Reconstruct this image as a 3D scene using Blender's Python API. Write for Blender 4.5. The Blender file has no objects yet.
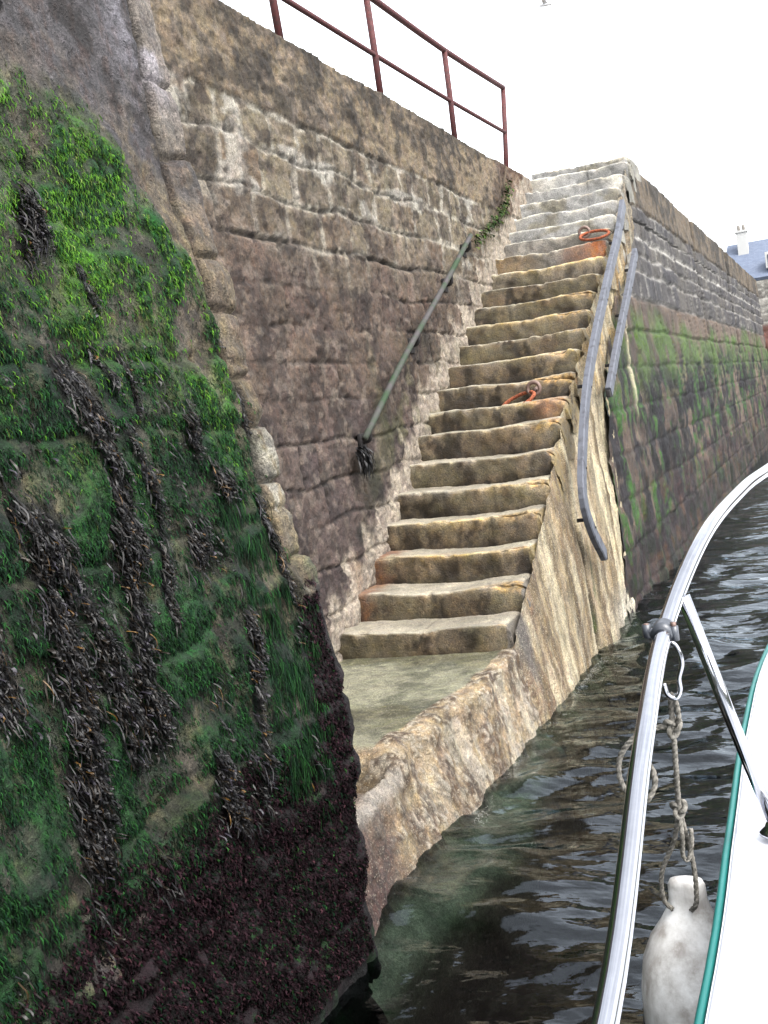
import bpy, bmesh, math, random
import numpy as np
from mathutils import Vector, Matrix
R = math.radians
S = bpy.context.scene
COL = S.collection
random.seed(5)
rng = np.random.default_rng(7)

# ------------------------------------------------------------------ camera
cam_d = bpy.data.cameras.new('camera')
cam = bpy.data.objects.new('camera', cam_d)
COL.objects.link(cam)
S.camera = cam
PITCH, YAW, ROLL, FPX = -0.0785, -0.3948, -0.1387, 1133.1
f_ = Vector((math.sin(YAW)*math.cos(PITCH), math.cos(YAW)*math.cos(PITCH), math.sin(PITCH)))
rt = Vector((math.cos(YAW), -math.sin(YAW), 0))
up = rt.cross(f_)
r_ = math.cos(ROLL)*rt + math.sin(ROLL)*up
u_ = -math.sin(ROLL)*rt + math.cos(ROLL)*up
cam.matrix_world = Matrix(((r_.x, u_.x, -f_.x, 2.2228), (r_.y, u_.y, -f_.y, -7.0124), (r_.z, u_.z, -f_.z, 2.1019), (0, 0, 0, 1)))
cam_d.sensor_fit = 'VERTICAL'
cam_d.sensor_height = 24.0
cam_d.lens = FPX/1024*24.0
cam_d.clip_start = 0.05
cam_d.clip_end = 3000

# ------------------------------------------------------------------ light
SUN_EL, SUN_AZ = 52, 118          # azimuth measured clockwise from +Y
W = bpy.data.worlds.new('World'); S.world = W
W.use_nodes = True
nt = W.node_tree; nt.nodes.clear()
sky = nt.nodes.new('ShaderNodeTexSky'); sky.sky_type = 'NISHITA'; sky.sun_disc = False
sky.sun_elevation = R(SUN_EL); sky.sun_rotation = R(SUN_AZ)
sky.dust_density = 4.0; sky.air_density = 1.0
hs = nt.nodes.new('ShaderNodeHueSaturation'); hs.inputs['Saturation'].default_value = 0.22
# broken white overcast over the blue: brighter and darker banks of cloud
tc = nt.nodes.new('ShaderNodeTexCoord')
nz = nt.nodes.new('ShaderNodeTexNoise'); nz.inputs['Scale'].default_value = 3.0; nz.inputs['Detail'].default_value = 5
mr = nt.nodes.new('ShaderNodeMapRange'); mr.inputs['From Min'].default_value = .35; mr.inputs['From Max'].default_value = .65
mr.inputs['To Min'].default_value = 1.9; mr.inputs['To Max'].default_value = 3.4
mx = nt.nodes.new('ShaderNodeVectorMath'); mx.operation = 'MULTIPLY'
bg = nt.nodes.new('ShaderNodeBackground'); bg.inputs['Strength'].default_value = 0.15
out = nt.nodes.new('ShaderNodeOutputWorld')
nt.links.new(sky.outputs[0], hs.inputs['Color']); nt.links.new(tc.outputs['Generated'], nz.inputs['Vector'])
nt.links.new(nz.outputs['Fac'], mr.inputs['Value'])
nt.links.new(hs.outputs[0], mx.inputs[0]); nt.links.new(mr.outputs[0], mx.inputs[1])
nt.links.new(mx.outputs[0], bg.inputs['Color']); nt.links.new(bg.outputs[0], out.inputs[0])

sd = bpy.data.lights.new('sun', 'SUN'); sd.energy = 1.0; sd.angle = R(14); sd.color = (1, .965, .9)
so = bpy.data.objects.new('sun', sd); COL.objects.link(so)
az, el = R(SUN_AZ), R(SUN_EL)
dirv = Vector((math.sin(az)*math.cos(el), math.cos(az)*math.cos(el), math.sin(el)))
so.rotation_euler = dirv.to_track_quat('Z', 'Y').to_euler()
so.location = dirv*50
S.view_settings.view_transform = 'Standard'
S.view_settings.look = 'None'
S.view_settings.exposure = 1.0
S.view_settings.gamma = 1
S.view_settings.use_curve_mapping = False
try:
    S.cycles.max_bounces = 8; S.cycles.transparent_max_bounces = 12
except Exception: pass

# ------------------------------------------------------------------ numeric helpers
def lin(r, g, b):
    c = np.array([r, g, b])/255.0
    return np.where(c <= .04045, c/12.92, ((c+.055)/1.055)**2.4)
def hsh(i, j, k, s):
    i = i.astype(np.int64); j = j.astype(np.int64); k = k.astype(np.int64)
    n = (i*374761393 + j*668265263 + k*2147483647 + s*1274126177) & 0xffffffff
    n = ((n ^ (n >> 13))*1274126177) & 0xffffffff
    n = ((n ^ (n >> 16))*668265263) & 0xffffffff
    return ((n ^ (n >> 15)) & 0xffff)/65535.0
def vn(x, y, z=0.0, s=0):
    x, y, z = np.broadcast_arrays(np.asarray(x, float), np.asarray(y, float), np.asarray(z, float))
    xi, yi, zi = np.floor(x), np.floor(y), np.floor(z)
    fx, fy, fz = x-xi, y-yi, z-zi
    fx = fx*fx*fx*(fx*(fx*6-15)+10); fy = fy*fy*fy*(fy*(fy*6-15)+10); fz = fz*fz*fz*(fz*(fz*6-15)+10)
    r = 0
    for a in (0, 1):
        for b in (0, 1):
            for c in (0, 1):
                w = (fx if a else 1-fx)*(fy if b else 1-fy)*(fz if c else 1-fz)
                r = r + w*hsh(xi+a, yi+b, zi+c, s)
    return r*2-1
def fbm(x, y, z=0.0, o=4, s=0, g=.5):
    r = 0; a = 1; t = 0; f = 1.0
    for k in range(o):
        r = r + a*vn(np.asarray(x)*f+k*7.3, np.asarray(y)*f+k*3.1, np.asarray(z)*f, s+k)
        t += a; a *= g; f *= 2.03
    return r/t*1.5
def sst(a, b, x):
    t = np.clip((x-a)/(b-a+1e-12), 0, 1); return t*t*(3-2*t)
def mixc(A, B, m):
    m = np.clip(m, 0, 1)[..., None]; return A*(1-m) + B*m
def blob(u, v, cu, cv, ru, rv, soft=.5, wob=.35, s=0):
    d = np.sqrt(((u-cu)/ru)**2+((v-cv)/rv)**2) + wob*fbm(u*7, v*7, 0, 3, s+91)
    return 1-sst(1-soft, 1+soft*.4, d)
def poly_d(u, v, pts):
    """distance to a polyline in (u, v)"""
    best = np.full(np.shape(u), 1e9)
    for (a, b), (c, d) in zip(pts[:-1], pts[1:]):
        L2 = (c-a)**2+(d-b)**2+1e-12
        t = np.clip(((u-a)*(c-a)+(v-b)*(d-b))/L2, 0, 1)
        best = np.minimum(best, np.hypot(u-a-t*(c-a), v-b-t*(d-b)))
    return best
def masonry(u, v, rows, blen, seed, warp=.03):
    """irregular coursed stones: distance to the nearest joint, a random number per stone, row index"""
    uw = u + warp*fbm(u*2.5, v*2.5, 0, 3, seed+40); vw = v + warp*fbm(u*1.7, v*2.5, 5, 3, seed+50)
    rows = np.array(rows)
    ri = np.clip(np.searchsorted(rows, vw)-1, 0, len(rows)-2)
    dv = np.minimum(vw-rows[ri], rows[ri+1]-vw)
    L = blen*(.8+.5*hsh(ri, ri*0, ri*0, seed))
    off = hsh(ri, ri*0+3, ri*0, seed)*L
    c = np.floor((uw+off)/L)
    e0 = c + .35*(hsh(ri, c, ri*0, seed+5)-.5); e1 = c+1 + .35*(hsh(ri, c+1, ri*0, seed+5)-.5)
    p = (uw+off)/L
    c2 = np.where(p < e0, c-1, np.where(p > e1, c+1, c))
    du = np.minimum(np.abs(p-e0), np.abs(p-e1))*L
    return np.minimum(du, dv), hsh(ri, c2, ri*0+9, seed), ri

# ------------------------------------------------------------------ object helpers
def tag(o, label=None, cat=None, group=None, kind=None):
    if label: o['label'] = label
    if cat: o['category'] = cat
    if group: o['group'] = group
    if kind: o['kind'] = kind
    return o
def empty(name, loc=(0, 0, 0)):
    o = bpy.data.objects.new(name, None); COL.objects.link(o); o.location = loc; return o
def link_mesh(name, me, mat, parent=None, smooth=True):
    if mat: me.materials.append(mat)
    if smooth: me.polygons.foreach_set('use_smooth', np.ones(len(me.polygons), bool))
    o = bpy.data.objects.new(name, me); COL.objects.link(o)
    if parent:
        o.parent = parent
        o.matrix_parent_inverse = Matrix.Translation(-Vector(parent.location)) if parent.parent is None else Matrix.Identity(4)
    return o
ALB = .45     # colours are noted as seen; this brings them to reflectance
def mesh_np(name, V, Q, mat, parent=None, col=None, smooth=True, alb=ALB):
    me = bpy.data.meshes.new(name)
    V = np.asarray(V, np.float32).reshape(-1, 3); Q = np.asarray(Q, np.int32)
    k = Q.shape[1]
    me.vertices.add(len(V)); me.vertices.foreach_set('co', V.ravel())
    me.loops.add(Q.size); me.loops.foreach_set('vertex_index', Q.ravel())
    me.polygons.add(len(Q)); me.polygons.foreach_set('loop_start', np.arange(0, Q.size, k, dtype=np.int32))
    me.polygons.foreach_set('loop_total', np.full(len(Q), k, np.int32))
    me.update(calc_edges=True)
    if col is not None:
        a = me.color_attributes.new('Col', 'FLOAT_COLOR', 'POINT')
        c = np.ones((len(V), 4), np.float32); cc_ = np.asarray(col).reshape(-1, 3); lum = cc_.mean(1, keepdims=True)
        cc_ = np.clip(lum+(cc_-lum)*.98, .001, 1)*(lum/.17)**.30
        c[:, :3] = np.clip(cc_*alb, .002, .95)
        a.data.foreach_set('color', c.ravel())
    return link_mesh(name, me, mat, parent, smooth)
def grid_q(nu, nv, flip=False):
    i = np.arange(nu-1)[:, None]*nv + np.arange(nv-1)[None]
    q = np.stack([i, i+nv, i+nv+1, i+1], -1).reshape(-1, 4)
    return q[:, ::-1] if flip else q
def grid(name, P, mat, parent=None, col=None, flip=False):
    nu, nv = P.shape[:2]
    return mesh_np(name, P, grid_q(nu, nv, flip), mat, parent, col)
def tube(bm, pts, r, seg=10, cap=True, closed=False):
    """sweep a circle along a polyline; r a number or one per point"""
    pts = [Vector(p) for p in pts]; n = len(pts)
    rr = r if hasattr(r, '__len__') else [r]*n
    rings = []; pn = None
    for i, p in enumerate(pts):
        if closed: t = pts[(i+1) % n]-pts[i-1]
        else: t = pts[min(i+1, n-1)]-pts[max(i-1, 0)]
        t.normalize()
        if pn is None:
            pn = t.orthogonal().normalized()
        pn = (pn - t*pn.dot(t)).normalized()
        b = t.cross(pn)
        rings.append([bm.verts.new(p + (pn*math.cos(a)+b*math.sin(a))*rr[i]) for a in [2*math.pi*k/seg for k in range(seg)]])
    m = n if closed else n-1
    for i in range(m):
        A, B = rings[i], rings[(i+1) % n]
        for k in range(seg):
            bm.faces.new((A[k], A[(k+1) % seg], B[(k+1) % seg], B[k]))
    if cap and not closed:
        bm.faces.new(rings[0][::-1]); bm.faces.new(rings[-1])
def smooth_pts(pts, n=6):
    """Catmull-Rom through the points"""
    P = [Vector(p) for p in pts]; P = [2*P[0]-P[1]]+P+[2*P[-1]-P[-2]]; o = []
    for i in range(1, len(P)-2):
        for k in range(n):
            t = k/n
            o.append(.5*((2*P[i])+(P[i+1]-P[i-1])*t+(2*P[i-1]-5*P[i]+4*P[i+1]-P[i+2])*t*t+(3*P[i]-P[i-1]-3*P[i+1]+P[i+2])*t**3))
    o.append(P[-2]); return o
def box(bm, c, s, rot=None, bev=0.0):
    g = bmesh.ops.create_cube(bm, size=1.0)
    vs = g['verts']
    M = Matrix.Translation(Vector(c)) @ (rot.to_4x4() if rot else Matrix.Identity(4)) @ Matrix.Diagonal((s[0], s[1], s[2], 1))
    bmesh.ops.transform(bm, matrix=M, verts=vs)
    if bev:
        es = list({e for v in vs for e in v.link_edges})
        bmesh.ops.bevel(bm, geom=es, offset=bev, segments=2, affect='EDGES', profile=.6)
def lathe(bm, c, prof, seg=24, sx=1, sy=1):
    """profile of (radius, z) turned round the vertical through c"""
    rings = []
    for r, z in prof:
        rings.append([bm.verts.new((c[0]+r*sx*math.cos(2*math.pi*k/seg), c[1]+r*sy*math.sin(2*math.pi*k/seg), c[2]+z)) for k in range(seg)])
    for A, B in zip(rings[:-1], rings[1:]):
        for k in range(seg): bm.faces.new((A[k], A[(k+1) % seg], B[(k+1) % seg], B[k]))
    bm.faces.new(rings[0][::-1]); bm.faces.new(rings[-1])
def obj(name, bm, mat, parent=None, smooth=True):
    me = bpy.data.meshes.new(name)
    bmesh.ops.recalc_face_normals(bm, faces=bm.faces)
    bm.to_mesh(me); bm.free()
    return link_mesh(name, me, mat, parent, smooth)

# ------------------------------------------------------------------ materials
def nodes(name):
    m = bpy.data.materials.new(name); m.use_nodes = True
    n = m.node_tree; n.nodes.clear()
    o = n.nodes.new('ShaderNodeOutputMaterial'); b = n.nodes.new('ShaderNodeBsdfPrincipled')
    n.links.new(b.outputs[0], o.inputs[0]); return m, n, b
def nnoise(n, scale, detail=4, vec=None, rough=.6):
    t = n.nodes.new('ShaderNodeTexNoise'); t.inputs['Scale'].default_value = scale
    t.inputs['Detail'].default_value = detail; t.inputs['Roughness'].default_value = rough
    if vec: n.links.new(vec, t.inputs['Vector'])
    return t
def nmap(n, val, a, b, c, d):
    t = n.nodes.new('ShaderNodeMapRange')
    for k, x in zip(('From Min', 'From Max', 'To Min', 'To Max'), (a, b, c, d)): t.inputs[k].default_value = x
    n.links.new(val, t.inputs['Value']); return t.outputs[0]
def nmath(n, op, a, b):
    t = n.nodes.new('ShaderNodeMath'); t.operation = op
    for k, x in enumerate((a, b)):
        if isinstance(x, (int, float)): t.inputs[k].default_value = x
        else: n.links.new(x, t.inputs[k])
    return t.outputs[0]
def stone(name, rough=.85, bump=.5, contrast=.5, grain=60, pits=True, streak=(1, 1, 1), speck=0.0, wet=.0):
    """surface colour (attribute Col) broken up by grain, mottling and pits; all in object space"""
    m, n, b = nodes(name)
    at = n.nodes.new('ShaderNodeAttribute'); at.attribute_name = 'Col'
    tc = n.nodes.new('ShaderNodeTexCoord')
    mp = n.nodes.new('ShaderNodeMapping'); mp.inputs['Scale'].default_value = streak
    n.links.new(tc.outputs['Object'], mp.inputs['Vector'])
    v = mp.outputs[0]
    a1 = nnoise(n, 4, 5, v); a2 = nnoise(n, 18, 6, v, .65); a3 = nnoise(n, grain, 5, tc.outputs['Object'], .7)
    f = nmath(n, 'MULTIPLY', nmap(n, a1.outputs['Fac'], .3, .7, 1-contrast*.45, 1+contrast*.4), nmap(n, a2.outputs['Fac'], .3, .7, 1-contrast*.6, 1+contrast*.6))
    f = nmath(n, 'MULTIPLY', f, nmap(n, a3.outputs['Fac'], .3, .7, 1-contrast*.8, 1+contrast*.8))
    a4 = nnoise(n, 170, 3, tc.outputs['Object'], .7); f = nmath(n, 'MULTIPLY', f, nmap(n, a4.outputs['Fac'], .32, .68, 1-contrast*.7, 1+contrast*.7))
    vm = n.nodes.new('ShaderNodeVectorMath'); vm.operation = 'SCALE'
    n.links.new(at.outputs['Color'], vm.inputs[0]); n.links.new(f, vm.inputs['Scale'])
    # slow drift of hue from warm to cool
    hn = nnoise(n, 7, 4, v); hu = n.nodes.new('ShaderNodeHueSaturation')
    n.links.new(nmap(n, hn.outputs['Fac'], .3, .7, .488, .512), hu.inputs['Hue'])
    n.links.new(nmap(n, a2.outputs['Fac'], .3, .7, .8, 1.15), hu.inputs['Saturation'])
    n.links.new(vm.outputs[0], hu.inputs['Color'])
    colout = hu.outputs[0]
    if speck:
        vo = n.nodes.new('ShaderNodeTexVoronoi'); vo.inputs['Scale'].default_value = 90
        n.links.new(tc.outputs['Object'], vo.inputs['Vector'])
        sep = n.nodes.new('ShaderNodeSeparateColor'); n.links.new(vo.outputs['Color'], sep.inputs[0])
        sm = nmath(n, 'MULTIPLY', nmap(n, vo.outputs['Distance'], .25, .4, 1, 0), nmap(n, sep.outputs[0], .55, .75, 0, speck))
        mxn = n.nodes.new('ShaderNodeMix'); mxn.data_type = 'RGBA'
        n.links.new(sm, mxn.inputs[0]); n.links.new(colout, mxn.inputs[6]); mxn.inputs[7].default_value = (.42, .38, .30, 1)
        colout = mxn.outputs[2]
    n.links.new(colout, b.inputs['Base Color'])
    n.links.new(nmap(n, a2.outputs['Fac'], .3, .7, rough-.15-wet, min(1, rough+.12)), b.inputs['Roughness'])
    b.inputs['Specular IOR Level'].default_value = .22
    h = nmath(n, 'ADD', nmath(n, 'MULTIPLY', a2.outputs['Fac'], .7), nmath(n, 'MULTIPLY', a3.outputs['Fac'], .6)); h = nmath(n, 'ADD', h, nmath(n, 'MULTIPLY', a4.outputs['Fac'], .25))
    if pits:
        vo2 = n.nodes.new('ShaderNodeTexVoronoi'); vo2.inputs['Scale'].default_value = 26
        n.links.new(tc.outputs['Object'], vo2.inputs['Vector'])
        h = nmath(n, 'ADD', h, nmap(n, vo2.outputs['Distance'], 0, .25, -.25, 0))
    bp = n.nodes.new('ShaderNodeBump'); bp.inputs['Strength'].default_value = bump; bp.inputs['Distance'].default_value = .03
    n.links.new(h, bp.inputs['Height']); n.links.new(bp.outputs[0], b.inputs['Normal'])
    return m
def plain(name, c, rough=.5, metal=0.0, var=.2, scale=20, bump=.0, c2=None, thr=(.45, .6), coat=0):
    m, n, b = nodes(name)
    tc = n.nodes.new('ShaderNodeTexCoord'); t = nnoise(n, scale, 5, tc.outputs['Object'])
    mxn = n.nodes.new('ShaderNodeMix'); mxn.data_type = 'RGBA'
    if c2 is None: c2 = tuple(x*(1-var) for x in c); thr = (.3, .7)
    n.links.new(nmap(n, t.outputs['Fac'], thr[0], thr[1], 0, 1), mxn.inputs[0])
    mxn.inputs[6].default_value = (*c, 1); mxn.inputs[7].default_value = (*c2, 1)
    n.links.new(mxn.outputs[2], b.inputs['Base Color'])
    n.links.new(nmap(n, t.outputs['Fac'], .3, .7, max(.02, rough*.85), min(1, rough*1.15)), b.inputs['Roughness'])
    b.inputs['Metallic'].default_value = metal
    if metal < .3: b.inputs['Specular IOR Level'].default_value = .25 if rough > .4 else .5
    if coat: b.inputs['Coat Weight'].default_value = coat; b.inputs['Coat Roughness'].default_value = .05
    if bump:
        bp = n.nodes.new('ShaderNodeBump'); bp.inputs['Strength'].default_value = bump; bp.inputs['Distance'].default_value = .004
        n.links.new(t.outputs['Fac'], bp.inputs['Height']); n.links.new(bp.outputs[0], b.inputs['Normal'])
    return m
def attr_mat(name, rough=.6, spec=.4, trans=0.0):
    m, n, b = nodes(name)
    at = n.nodes.new('ShaderNodeAttribute'); at.attribute_name = 'Col'
    n.links.new(at.outputs['Color'], b.inputs['Base Color'])
    b.inputs['Roughness'].default_value = rough; b.inputs['Specular IOR Level'].default_value = spec
    return m
M_wall = stone('recess stone', .88, .75, .55, 55)
M_butt = stone('buttress stone', .82, 1.0, .75, 62, wet=.2)
M_far = stone('quay stone', .82, .6, .6, 45, wet=.1)
M_cheek = stone('cheek concrete', .85, .95, .7, 70, streak=(1.5, 1.5, .35), speck=.5)
M_step = stone('step stone', .72, .5, .5, 80, wet=.2)
M_land = stone('landing concrete', .7, .8, .6, 80, speck=.35, wet=.2)
M_quay = stone('quay paving', .9, .3, .4, 30)
M_rust = plain('rusted red paint', (.065, .018, .018), .75, 0, scale=35, bump=.6, c2=(.045, .02, .02))
M_rust2 = plain('orange rust', (.22, .06, .025), .85, 0, scale=60, bump=.8, c2=(.08, .025, .015))
M_eye = plain('worn galvanised steel', (.13, .085, .07), .55, .4, scale=70, bump=.4)
M_bar = plain('blue grey galvanised bar', (.075, .08, .095), .6, .1, scale=14, bump=.7, c2=(.035, .036, .042), thr=(.5, .7))
M_pole = plain('weathered grey pole', (.04, .036, .036), .75, 0, scale=5, bump=.5, c2=(.018, .034, .016), thr=(.4, .6))
M_iron = plain('black iron', (.02, .018, .018), .7, .2, scale=40, bump=.6)
M_chrome = plain('polished stainless steel', (.40, .41, .44), .08, 1.0, scale=60, var=.12)
M_clamp = plain('grey plastic clamp', (.045, .05, .06), .35, 0, scale=60)
M_gel = plain('white gelcoat', (.54, .55, .57), .22, 0, scale=4, var=.03, coat=.3)
M_gel2 = plain('pale lavender gelcoat', (.62, .64, .74), .25, 0, scale=4, var=.05)
M_teal = plain('teal rubbing strake', (.006, .12, .11), .4, 0, scale=12, var=.15)
M_leaf = attr_mat('weed fronds', .42, .22)
M_red = attr_mat('red weed', .8, .06)
M_green = attr_mat('green weed', .7, .08)

# ------------------------------------------------------------------ shared surfaces (metres; +Y runs along the quay, water side is +X)
def xf(z, y=None):             # face of the stair block, leaning back from the water to the tread ends
    if y is None: return .19 - .038*z
    zt = np.interp(y, [-3, -.05]+SY, [.55, .6]+SZ)
    return .045 + .15*np.clip(1-z/zt, 0, 1.3)
PROF = [(-.5, .27), (.03, .24), (.2, .25), (.49, .25), (.8, .26), (1.03, .26), (1.19, .24), (1.4, .215), (1.54, .20), (1.68, .18), (1.93, .15), (2.23, .11), (2.5, .05), (2.74, .03), (3.07, -.03), (3.37, -.06), (3.67, -.10), (3.87, -.13), (4.3, -.17), (5.0, -.24)]
PZ = np.array([p[0] for p in PROF]); PX = np.array([p[1] for p in PROF])
def xb(z): return np.interp(z, PZ, PX)
STEPS = [(-.01, .69), (.39, .89), (.79, 1.09), (1.13, 1.30), (1.45, 1.51), (1.81, 1.72), (2.16, 1.94), (2.46, 2.12), (2.80, 2.32), (3.16, 2.53), (3.52, 2.72), (3.86, 2.92), (4.26, 3.12), (4.62, 3.31), (5.04, 3.52), (5.37, 3.72), (5.72, 3.90), (6.02, 4.07), (6.37, 4.28), (6.68, 4.47), (7.0, 4.66), (7.42, 4.88), (7.62, 4.985)]
SY = [s[0] for s in STEPS]; SZ = [s[1] for s in STEPS]

# ------------------------------------------------------------------ BUTTRESS with seaweed (nearest)
C_conc = lin(108, 98, 88); C_conc2 = lin(94, 90, 92); C_tan = lin(132, 118, 92); C_pink = lin(122, 104, 88)
G_br = lin(82, 130, 34); G_md = lin(38, 88, 38); G_dk = lin(18, 54, 32)
P_dk = lin(42, 26, 33); P_md = lin(58, 37, 45); K_dk = lin(28, 26, 26)
CR = [(y_-.025, z_) for y_, z_ in [(-3.16, 5), (-3.17, 3.66), (-3.19, 3.38), (-3.18, 3.09), (-3.19, 2.86), (-3.19, 2.55), (-3.14, 2.35), (-3.12, 2.07), (-3.14, 1.77), (-3.16, 1.48)]]
GT = np.array([(-5.2, 3.2), (-4.3, 3.30), (-4.03, 3.32), (-3.78, 3.34), (-3.55, 3.17), (-3.36, 2.92), (-3.22, 2.6), (-3.14, 2.27), (-3.0, 2.0)])
def algae_mask(y, z):
    """how green the face is at y, z"""
    w = .10*fbm(y*4, z*4, 1, 4, 11)
    top = np.interp(y, GT[:, 0], GT[:, 1])
    m = sst(.06, -.10, z - top + w*1.3 + .05*fbm(y*18, z*5, 0, 2, 77))
    bot = np.interp(y, [-5.2, -4.6, -4.0, -3.75, -3.42, -3.3, -3.1], [.75, .85, .98, .95, .82, .82, 1.35])
    m = m*sst(-.10, .12, z - bot + 1.4*w)
    m = m*(1-.9*sst(.0, .05, y+3.20+.4*w+.03*(z-2.0)+(z > 2.4)*0))
    m = m*(1-.95*blob(y, z, -3.37, 2.50, .10, .17, s=3))
    m = m*(1-.8*blob(y, z, -3.75, 1.48, .05, .20, s=4))
    m = m*(1-.75*blob(y, z, -4.63, 1.05, .13, .16, s=6))
    m = m*(1-.6*blob(y, z, -3.62, 2.55, .06, .1, s=7))
    return m*(1-.6*sst(.1, .5, fbm(y*9, z*6, 4, 3, 61)))*(1-.6*sst(.05, .45, fbm(y*5, z*7, 5, 5, 62)))
WR = [([(-4.20, 2.40), (-4.14, 2.15), (-4.15, 2.0), (-4.17, 1.8), (-4.23, 1.5), (-4.22, 1.3)], .10),
      ([(-4.0, 2.2), (-3.97, 2.05), (-3.97, 1.87), (-4.05, 1.6)], .035),
      ([(-4.52, 1.95), (-4.53, 1.6), (-4.58, 1.3), (-4.62, 1.1)], .14),
      ([(-4.38, 1.7), (-4.36, 1.3)], .09), ([(-4.9, 2.1), (-4.8, 1.5)], .1),
      ([(-3.86, 2.44), (-3.87, 2.27)], .02), ([(-3.66, 1.36), (-3.66, 1.1), (-3.72, .95)], .04),
      ([(-3.98, 1.1), (-3.92, .9)], .09), ([(-4.12, 2.95), (-4.2, 2.75)], .06), ([(-3.17, 2.35), (-3.15, 2.15)], .02),
      ([(-3.24, 1.9), (-3.22, 1.5)], .025), ([(-4.02, 2.45), (-4.0, 2.38)], .05), ([(-3.98, 2.72), (-3.97, 2.6)], .025)]
def wrack_mask(y, z):
    m = 0*y
    for pl, w in WR:
        d = poly_d(y, z, pl)/(w*.62) + .45*fbm(y*14, z*9, 2, 3, 23)
        m = np.maximum(m, .9*(1-sst(.2, 1.45, d))**1.4)
    # stray plants scattered over the lower half
    sc_ = sst(.42, .62, fbm(y*8, z*4.5, 6, 3, 27))*sst(2.75, 2.0, z)*.10
    return np.maximum(m, sc_)
def butt_surface():
    us = np.concatenate([np.linspace(-9.5, -5.3, 60)[:-1], np.arange(-5.3, -3.03, .0085)])
    z1 = np.concatenate([np.linspace(-.9, -.15, 20)[:-1], np.arange(-.15, 4.0, .010), np.linspace(4.0, 4.86, 30)])
    Y, Z = np.meshgrid(us, z1, indexing='ij')
    # corner: arc to the hidden end face, then that end face
    ca = np.linspace(0, 1, 16)[1:]; en = np.linspace(0, 1, 22)[1:]
    X = xb(Z) + 0*Y
    R0 = .05
    Yc = np.concatenate([Y, np.repeat((-3.03+R0*np.sin(ca*math.pi/2))[:, None], len(z1), 1), np.full((len(en), len(z1)), -2.98)])
    Xc = np.concatenate([X, xb(z1)[None]-R0*(1-np.cos(ca*math.pi/2))[:, None], xb(z1)[None]-R0-en[:, None]*1.35])
    Zc = np.concatenate([Z, np.repeat(z1[None], len(ca)+len(en), 0)])
    NX = np.concatenate([np.ones_like(X), np.repeat(np.cos(ca*math.pi/2)[:, None], len(z1), 1), np.zeros((len(en), len(z1)))])
    NY = np.sqrt(np.clip(1-NX**2, 0, 1))
    return Xc, Yc, Zc, NX, NY, len(us), len(ca)
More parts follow.
